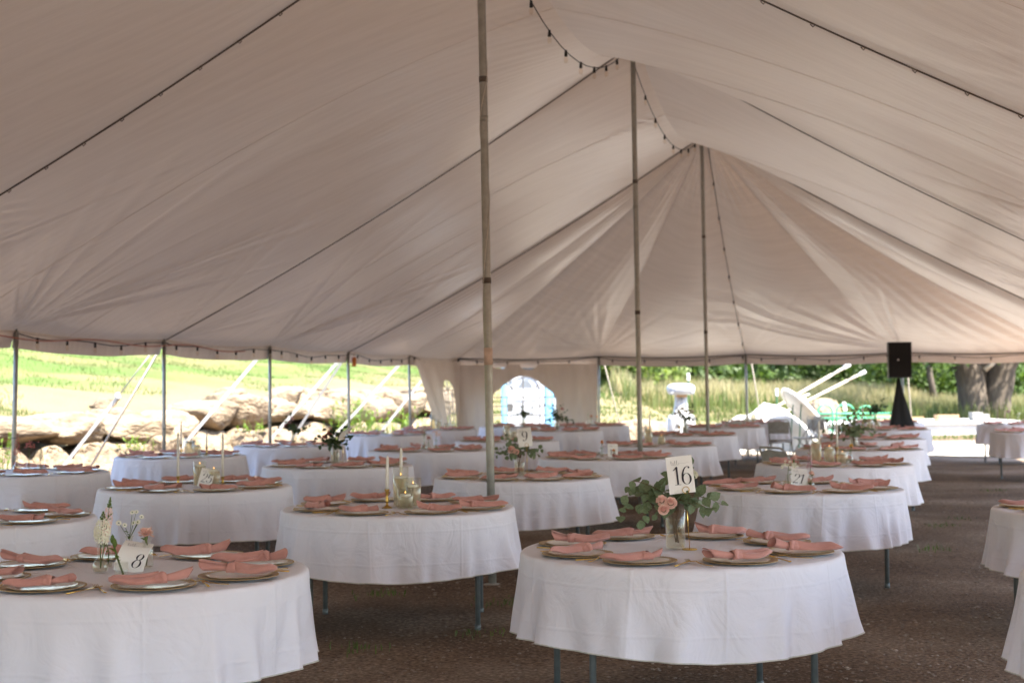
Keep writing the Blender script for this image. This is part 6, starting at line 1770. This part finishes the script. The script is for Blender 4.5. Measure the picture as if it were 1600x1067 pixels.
# ------------------------------------------------------------------ folding chairs
def chair(loc, rz, label):
    t = empty('folding_chair', loc, rz); tag(t, label, 'chair', 'metal folding chairs'); 
    mb = MB(); n, m_ = 10, 6; vs = []
    for i in range(n + 1):
        x = -.20 + .40 * i / n
        for j in range(m_ + 1):
            z = .58 + .22 * j / m_; edge = 1 - abs(x) / .2
            vs.append((x, .215 + .035 * (1 - (x / .2) ** 2) + .10 * (z - .58), z + .03 * math.sqrt(max(0, edge)) * (1 if j > m_ / 2 else 0)))
    mb.add(vs, [(i * (m_ + 1) + j, (i + 1) * (m_ + 1) + j, (i + 1) * (m_ + 1) + j + 1, i * (m_ + 1) + j + 1) for i in range(n) for j in range(m_)]); mb.build('backrest', M['chair'], t)
    mb = MB(); mb.bbox((0, 0, .44), (.39, .39, .025), .012); mb.build('seat', M['chair'], t)
    mb = MB(); pts = [(-.215, -.25, .0), (-.215, .02, .44), (-.21, .24, .80), (-.17, .28, .855), (.17, .28, .855), (.21, .24, .80), (.215, .02, .44), (.215, -.25, 0)]
    mb.tube(pts, .0125, 8); mb.build('front_frame', M['chair'], t)
    mb = MB(); mb.tube([(-.19, .27, 0), (-.19, -.12, .44), (.19, -.12, .44), (.19, .27, 0)], .0115, 8); mb.build('rear_frame', M['chair'], t)
    mb = MB(); mb.tube([(-.205, -.16, .14), (.205, -.16, .14)], .009, 6); mb.build('crossbar', M['chair'], t)
cx, cy = TP['tcha']
for (dx, dy, rz, lbl) in ((-.60, -.80, 205, 'folding chair left of the farthest table, back to camera'), (.42, -.92, 160, 'folding chair right in front of the farthest table, back to camera'),
    (1.15, .25, -80, 'folding chair at the right side of the farthest table'), (1.62, .9, 15, 'folding chair beside the tipped table'), (.3, 1.1, 10, 'folding chair behind the farthest table')):
    chair((cx + dx, cy + dy, 0), RAD(rz), lbl)
for (px, Y, rz, lbl) in ((1232, 15.7, 120, 'folding chair pushed against the candle table with yellow bloom'),):
    chair(((px - 800) / 2222 * Y, Y, 0), RAD(rz), lbl)

# ------------------------------------------------------------------ tipped table, tarps, poles, green frames, posts
t = empty('tipped_table', ((1257 - 800) / 2222 * 33, 33, .90)); tag(t, 'round folding table tipped on its edge beside the white canvas', 'table')
q = Vector((.74, .09, .66)).to_track_quat('Z', 'Y').to_matrix()
mb = MB(); mb.lathe([(0, -.02), (.72, -.02), (.725, -.045), (.755, -.045), (.762, -.03), (.762, .012), (.745, .02), (0, .02)], 48, rot=q); mb.build('tabletop', M['tabletop'], t)
mb = MB(); mb.lathe([(0, -.021), (.70, -.021), (.70, -.024), (0, -.024)], 48, rot=q); mb.build('underside', M['underside'], t)
for (a, b_) in ((-.35, -.30), (-.35, .30), (.30, -.28), (.30, .28)):
    p0 = q @ Vector((a, b_, -.02)); p1 = Vector((p0.x - .08, p0.y - .05, -.88))
    mb = MB(); mb.tube([p0, p1], .014, 8); mb.build('leg', M['darkgreen'] if b_ > 0 else M['steel'], t)
# canvas heap
xs = np.linspace(-1.75, 1.55, 90)[:, None] * np.ones((1, 50)); ys = np.linspace(-.9, .9, 50)[None, :] * np.ones((90, 1))
prof = np.interp(xs, [-1.75, -1.2, -.55, -.2, .1, .55, 1.0, 1.55], [0.0, .42, .80, .86, 1.12, .98, .62, 0.0])
hh = prof * np.clip(1 - (np.abs(ys) / .9) ** 2.4, 0, 1)
hh = hh + (0.07 * fbm(xs * 2.2, ys * 2.2, 5, 3) + 0.03 * np.abs(vnoise(xs * 6 + ys * 3, ys * 5, 6))) * np.clip(hh * 4, 0, 1)
o = np_mesh('canvas_heap', np.stack([xs, ys, np.maximum(hh, 0)], -1).reshape(-1, 3), grid_faces(90, 50), M['canvas']); o.location = ((1186 - 800) / 2222 * 34.2, 34.2, 0)
tag(o, 'big heap of folded white canvas on the sunlit gravel', 'canvas')
def long_pole(a, b_, r, label):
    A, B = Vector(a), Vector(b_); t = empty('long_pole', A); tag(t, label, 'pole', 'long pale poles leaning on the canvas heap')
    D = B - A
    mb = MB(); mb.tube([Vector((0, 0, 0)), D * .5, D * .86], r, 10); mb.build('shaft', M['polewood'], t)
    mb = MB(); mb.tube([D * .86, D * .955], r * .92, 10); mb.build('wood_end', M['polewood'], t)
    mb = MB(); mb.tube([D * .95, D], r * 1.45, 10); mb.build('cap', M['whitepaint'], t)
pxp = lambda px, Y, z: ((px - 800) / 2222 * Y, Y, z)
long_pole(pxp(1128, 34.6, .28), pxp(1328, 34.0, 2.03), .034, 'upper long white pole slanting above the tipped table')
long_pole(pxp(1150, 34.9, .30), pxp(1352, 34.4, 1.86), .030, 'lower long pale pole slanting past the tipped table')
# prop that carries the slanting poles
mb = MB(); mb.tube([(0, 0, 0), (0, 0, 1.24)], .03, 8); mb.tube([(-.12, 0, 1.24), (.12, 0, 1.32)], .02, 8); o = mb.build('prop_post', M['whitepaint'], None, pxp(1256, 34.5, 0)); tag(o, 'short white prop holding up the two slanting poles', 'post')
# green tube frames
def hoop(px, Y, w, h, label):
    t = empty('tubular_hoop', pxp(px, Y, 0)); tag(t, label, 'metal frame', 'mint green tube frames')
    mb = MB(); pts = [(-w / 2, 0, 0), (-w / 2, 0, h - .22)] + [(-w / 2 + .2 - .2 * math.cos(math.pi / 2 * i / 5), 0, h - .22 + .2 * math.sin(math.pi / 2 * i / 5)) for i in range(1, 6)] + [(w / 2 - .2 + .2 * math.sin(math.pi / 2 * i / 5), 0, h - .02 - .2 + .2 * math.cos(math.pi / 2 * i / 5)) for i in range(0, 6)] + [(w / 2, 0, 0)]
    mb.tube(pts, .026, 8); mb.build('hoop', M['greenpaint'], t)
    for z in (h * .25, h * .52):
        mb = MB(); mb.tube([(-w / 2, 0, z), (w / 2, 0, z)], .018, 8); mb.build('rail', M['greenpaint'], t)
hoop(1288, 41, .42, .98, 'left mint green tube hoop beside the tipped table')
hoop(1319, 41.5, .50, .98, 'middle mint green tube hoop behind the eucalyptus bouquet')
hoop(1352, 42, .48, .92, 'right mint green tube hoop near the speaker')
mb = MB()
for z in (.55, .68): mb.tube([(-1.4, 0, z), (1.4, 0, z)], .03, 8)
o = mb.build('tube_rail', M['greenpaint'], None, pxp(1320, 42.5, 0)); tag(o, 'long mint green double rail behind the green hoops', 'rail'); 
for (px, Y, h, lean, lbl) in ((1075, 52, 2.0, 0, 'white tipped green fence post above the wash station'), (1213, 52, 1.55, 0, 'white tipped green fence post left of the long poles'), (1327, 45, 1.1, -.18, 'leaning white tipped green fence post right of the hoops')):
    z0 = gh(pxp(px, Y, 0)[0], Y) - .1
    t = empty('fence_post', pxp(px, Y, z0)); t.rotation_euler = (0, lean, 0); tag(t, lbl, 'fence post', 'white tipped fence posts')
    hv = h if px != 1075 else 1.53 + (603 - 583) * 52 / 2222 - z0
    if px == 1213: hv = 1.53 + (602 - 607) * 52 / 2222 - z0
    mb = MB(); mb.box((0, 0, (hv - .25) / 2), (.07, .02, hv - .25)); mb.box((0, .03, (hv - .25) / 2), (.02, .06, hv - .25)); mb.build('shaft', M['darkgreen'], t)
    mb = MB(); mb.bbox((0, .01, hv - .125), (.10, .09, .27), .01); mb.build('tip', M['whitepaint'], t)
# low platform with crates
t = empty('platform', pxp(1455, 43, 0)); tag(t, 'long low pale concrete platform behind the tables on the right', 'platform')
mb = MB(); mb.bbox((0, 2.4, .19), (6.6, 5.0, .38), .015); mb.build('slab', M['concrete'], t)
mb = MB(); mb.bbox((0, -.13, .36), (6.7, .09, .06), .012); mb.build('edge_board', M['whitepaint'], t)
def crate(px, Y, w, h, d, label):
    t = empty('crate', pxp(px, Y, .385)); tag(t, label, 'crate', 'wooden crates on the platform')
    k = 3
    for j in range(k):
        z = h * (j + .5) / k
        for (cx, cy, sx, sy) in ((0, -d / 2, w, .02), (0, d / 2, w, .02), (-w / 2, 0, .02, d - .03), (w / 2, 0, .02, d - .03)):
            mb = MB(); mb.box((cx, cy, z), (sx, sy, h / k - .015)); mb.build('slat', M['wood'], t)
    for (sx, sy) in ((-1, -1), (1, -1), (-1, 1), (1, 1)):
        mb = MB(); mb.box((sx * (w / 2 - .03), sy * (d / 2 - .03), h / 2), (.035, .035, h)); mb.build('corner_post', M['wood'], t)
crate(1477, 44.2, .66, .21, .4, 'wide wooden crate on the platform, left of the big tree'); crate(1378, 44, .58, .22, .4, 'wooden crate left of the black speaker stand')
crate(1427, 45.5, .50, .12, .35, 'low wooden crate just right of the speaker stand')
mb = MB(); mb.bbox((0, 0, .13), (.34, .4, .26), .02); mb.bbox((.30, .05, .10), (.22, .3, .2), .02); o = mb.build('stone_block', M['greystone'], None, pxp(1523, 45, .385)); tag(o, 'grey stone block before the big tree trunk', 'block')

# ------------------------------------------------------------------ trees and woodland
def leaf_cloud(name, parent, lobes, n, L, m, seed, loc=None):
    """thousands of small leaf faces spread through uneven lobes (x,y,z,r,rz)"""
    R = np.random.RandomState(seed)
    w = np.array([l[3] ** 2 for l in lobes]); w = w / w.sum(); pick = R.choice(len(lobes), n, p=w)
    Lb = np.array(lobes)[pick]
    d = R.randn(n, 3); d /= np.linalg.norm(d, axis=1)[:, None]
    rr = (0.45 + 0.6 * R.rand(n) ** 0.6)
    rr = rr * (1 + 0.28 * vnoise(d[:, 0] * 2.2 + pick * 7, d[:, 2] * 2.2 + d[:, 1] * 1.7, seed))
    C = Lb[:, :3] + d * rr[:, None] * np.stack([Lb[:, 3], Lb[:, 3], Lb[:, 4]], -1)
    a = R.randn(n, 3); a /= np.linalg.norm(a, axis=1)[:, None]; a[:, 2] -= 0.3
    b = np.cross(a, d + 0.6 * R.randn(n, 3)); b /= np.linalg.norm(b, axis=1)[:, None] + 1e-6
    s = L * (0.6 + 0.8 * R.rand(n))[:, None]
    V = np.stack([C - a * s * .5, C + b * s * .3, C + a * s * .5, C - b * s * .3], 1).reshape(-1, 3)
    F = np.arange(n * 4).reshape(-1, 4)
    o = np_mesh(name, V, F, M[m], parent)
    return o
def tree(loc, h, crown_r, z0, n, L, m, label, seed, trunk_r=.22, lean=(0, 0), group='woodland trees behind the meadow'):
    R = random.Random(seed); t = empty('tree', loc); tag(t, label, 'tree', group)
    mb = MB(); top = Vector((lean[0], lean[1], h * .8))
    mb.tube([Vector((0, 0, -.2)), top * .25 + Vector((R.gauss(0, .1), R.gauss(0, .1), 0)), top * .6 + Vector((R.gauss(0, .2), R.gauss(0, .2), 0)), top], [trunk_r * 1.25, trunk_r, trunk_r * .7, trunk_r * .2], 10)
    for k in range(6):
        f = R.uniform(.25, .75); a = R.uniform(0, 6.28); p = top * f; e = p + Vector((math.cos(a), math.sin(a), .5)) * crown_r * R.uniform(.5, .8)
        mb.tube([p, p.lerp(e, .5) + Vector((0, 0, .15)), e], [trunk_r * .4, trunk_r * .25, trunk_r * .08], 7)
    mb.build('trunk', M['bark'], t)
    lobes = []
    for k in range(16):
        a = R.uniform(0, 6.28); q = R.uniform(0, .8) * crown_r; z = R.uniform(z0 + crown_r * .25, h)
        rad = crown_r * R.uniform(.28, .48); lobes.append((q * math.cos(a) + lean[0] * z / h, q * math.sin(a) + lean[1] * z / h, z, rad, rad * .75))
    leaf_cloud('crown', t, lobes, n, L, m, seed)
def shrub(loc, w, h, n, L, m, label, seed, group='shrubs along the wood edge'):
    R = random.Random(seed); t = empty('shrub', loc); tag(t, label, 'shrub', group)
    lobes = []
    for k in range(11):
        x = R.uniform(-.5, .5) * w; z = h * R.uniform(.15, .75) * (1 - .5 * abs(x) / (w / 2)); r = h * R.uniform(.22, .36); lobes.append((x, R.uniform(-.25, .25) * w, z, r, r * .9))
    leaf_cloud('foliage', t, lobes, n, L, m, seed)
    mb = MB()
    for k in range(7): 
        x = R.uniform(-.4, .4) * w; mb.tube([(x * .6, 0, -.1), (x * .8, R.uniform(-.3, .3), h * .3), (x, R.uniform(-.5, .5), h * .65)], [.07, .05, .02], 6)
    mb.build('stems', M['bark'], t)

# the big double-trunked tree on the right
def big_tree():
    Y = 58.0; x0 = (1538 - 800) / 2222 * Y
    t = empty('big_tree', (x0, Y, 0)); tag(t, 'massive tree with two thick diverging trunks on the right', 'tree')
    for (pts, rr) in (([(-.42, 0, -.2), (-.50, 0, 1.0), (-.70, 0, 2.2), (-1.15, .2, 3.6), (-2.2, .4, 6.5), (-3.0, .5, 9.5)], [.66, .58, .54, .50, .36, .15]),
                      ([(.45, .1, -.2), (.55, .1, 1.0), (.78, .1, 2.2), (1.45, .1, 3.5), (2.8, .2, 6.2), (4.0, .3, 9.5)], [.62, .54, .52, .50, .36, .15]),
                      ([(.02, .5, -.2), (.05, .6, 1.5), (.15, .7, 3.2), (.3, .9, 7.0)], [.42, .36, .32, .15])):
        v = []
        # smoother path
        P = [Vector(p) for p in pts]; Q = []; RR = []
        for i in range(len(P) - 1):
            for j in range(5):
                f = j / 5; Q.append(P[i].lerp(P[i + 1], f) + Vector((.03 * math.sin(i * 5 + j), .03 * math.cos(i * 3 + j), 0))); RR.append(rr[i] + (rr[i + 1] - rr[i]) * f)
        mb = MB(); mb.tube(Q, RR, 18); mb.build('trunk', M['bark'], t)
    mb = MB(); mb.tube([(-.15, -.5, 2.1), (.12, -.62, 2.35), (.22, -.68, 2.9), (.20, -.7, 3.4)], [.10, .09, .07, .03], 8); mb.build('branch_stub', M['polewood'], t)
    for (e) in ((-4, -2, 4.6), (4.5, -2.5, 4.8), (-.5, -3.5, 5.2), (2, 3, 6), (-3, 3, 6.5)):
        mb = MB(); E = Vector(e); S_ = Vector((E.x * .3, .1, 3.6)); mb.tube([S_, S_.lerp(E, .5) + Vector((0, 0, .5)), E, E + Vector((E.x * .3, E.y * .3, -.8))], [.22, .15, .08, .02], 8); mb.build('limb', M['bark'], t)
    R = random.Random(5); lobes = []
    for k in range(30):
        a = R.uniform(0, 6.28); q = R.uniform(1.5, 6.2); z = R.uniform(3.7, 11); r = R.uniform(1.0, 2.0); lobes.append((q * math.cos(a), q * math.sin(a), z, r, r * .7))
    for (x, y, z, r) in ((-.5, -2.6, 3.2, .9), (-2.6, -1.8, 3.1, 1.1), (-4.0, -1.5, 3.0, 1.2), (3.6, -2.6, 3.5, 1.0), (-1.2, -3.4, 3.5, .8), (.5, -3.0, 3.2, .7), (-.4, -2.8, 2.75, .6), (-2.4, -2.0, 2.5, .8), (-3.9, -1.6, 2.3, .9), (2.9, -2.8, 2.7, .7), (4.4, -2.4, 2.6, .9), (1.2, -3.2, 2.9, .5), (-5.2, -1, 2.4, .9)): lobes.append((x, y, z, r, r * .75))
    leaf_cloud('crown', t, lobes, 15000, .24, 'crown', 5)
big_tree()
# trees with visible trunks
for (px, Y, tr, lean, m, lbl) in ((1204, 74, .34, (0, 0), 'crown', 'tree with pale straight trunk above the long poles'), (1466, 72, .16, (-1.6, 0), 'crown', 'thin leaning tree left of the massive tree'),
        (1026, 62, .30, (.2, 0), 'crowndark', 'tree with a pale brushy trunk foot behind the wash station'), (1120, 78, .3, (.4, 0), 'crowndark', 'dark tree behind the meadow right of the farthest pole'),
        (1300, 80, .3, (0, 0), 'crownlight', 'light green tree above the tips of the long poles'), (1385, 84, .3, (.3, 0), 'crown', 'tree directly behind the black speaker'),
        (955, 70, .3, (0, 0), 'crown', 'tree beyond the lawn right of the windowed wall')):
    x = (px - 800) / 2222 * Y
    tree((x, Y, gh(x, Y) - .2), 11, 4.2, 2.6, 3800, .36, m, lbl, px, tr, lean)
k = 0
for (px, Y, w, h, m, lbl) in ((945, 60, 5, 3.2, 'crownlight', 'yellow green shrub right of the windowed wall'), (985, 64, 5, 3.6, 'crown', 'green shrub left of the pale brushy trunk'), (1050, 64, 5, 3.0, 'crowndark', 'dark shrub above the wash station'),
        (1085, 70, 6, 4.2, 'crown', 'green shrub right of the white tipped post'), (1135, 74, 6, 4.0, 'crowndark', 'very dark shrub right of the farthest pole'), (1180, 80, 7, 5.0, 'crown', 'green shrub left of the pale straight trunk'),
        (1232, 82, 7, 4.6, 'crowndark', 'dark shrub right of the pale straight trunk'), (1275, 84, 6, 5.4, 'crownlight', 'bright lime shrub behind the upper long pole'), (1318, 80, 7, 4.6, 'crowndark', 'dark shrub at the tips of the long poles'),
        (1362, 82, 7, 5.2, 'crownlight', 'light green shrub left of the speaker'), (1412, 80, 6, 5.0, 'crown', 'green shrub right of the speaker'), (1448, 84, 7, 4.6, 'crowndark', 'dark shrub left of the thin leaning tree'),
        (1490, 80, 7, 5.2, 'crown', 'green shrub behind the left big trunk'), (1540, 84, 8, 5.0, 'crowndark', 'dark shrub between the two big trunks'), (1590, 78, 7, 4.6, 'crown', 'green shrub right of the big trunks'), (1640, 80, 8, 5.4, 'crowndark', 'dark shrub past the right picture edge')):
    x = (px - 800) / 2222 * Y; k += 1
    shrub((x, Y, gh(x, Y) - .2), w, h, 3600, .32, m, lbl, 900 + k)
# a closed wood farther back
lobes = []
R5 = random.Random(8)
for i in range(130):
    x = -12 + 75 * i / 129 + R5.uniform(-.5, .5); lobes.append((x, 96 + R5.uniform(-3, 3) + .1 * x, R5.uniform(1.5, 9), R5.uniform(2.2, 3.4), R5.uniform(2, 3)))
o = leaf_cloud('far_wood', None, lobes, 42000, .55, 'crowndark', 77); tag(o, kind='stuff')
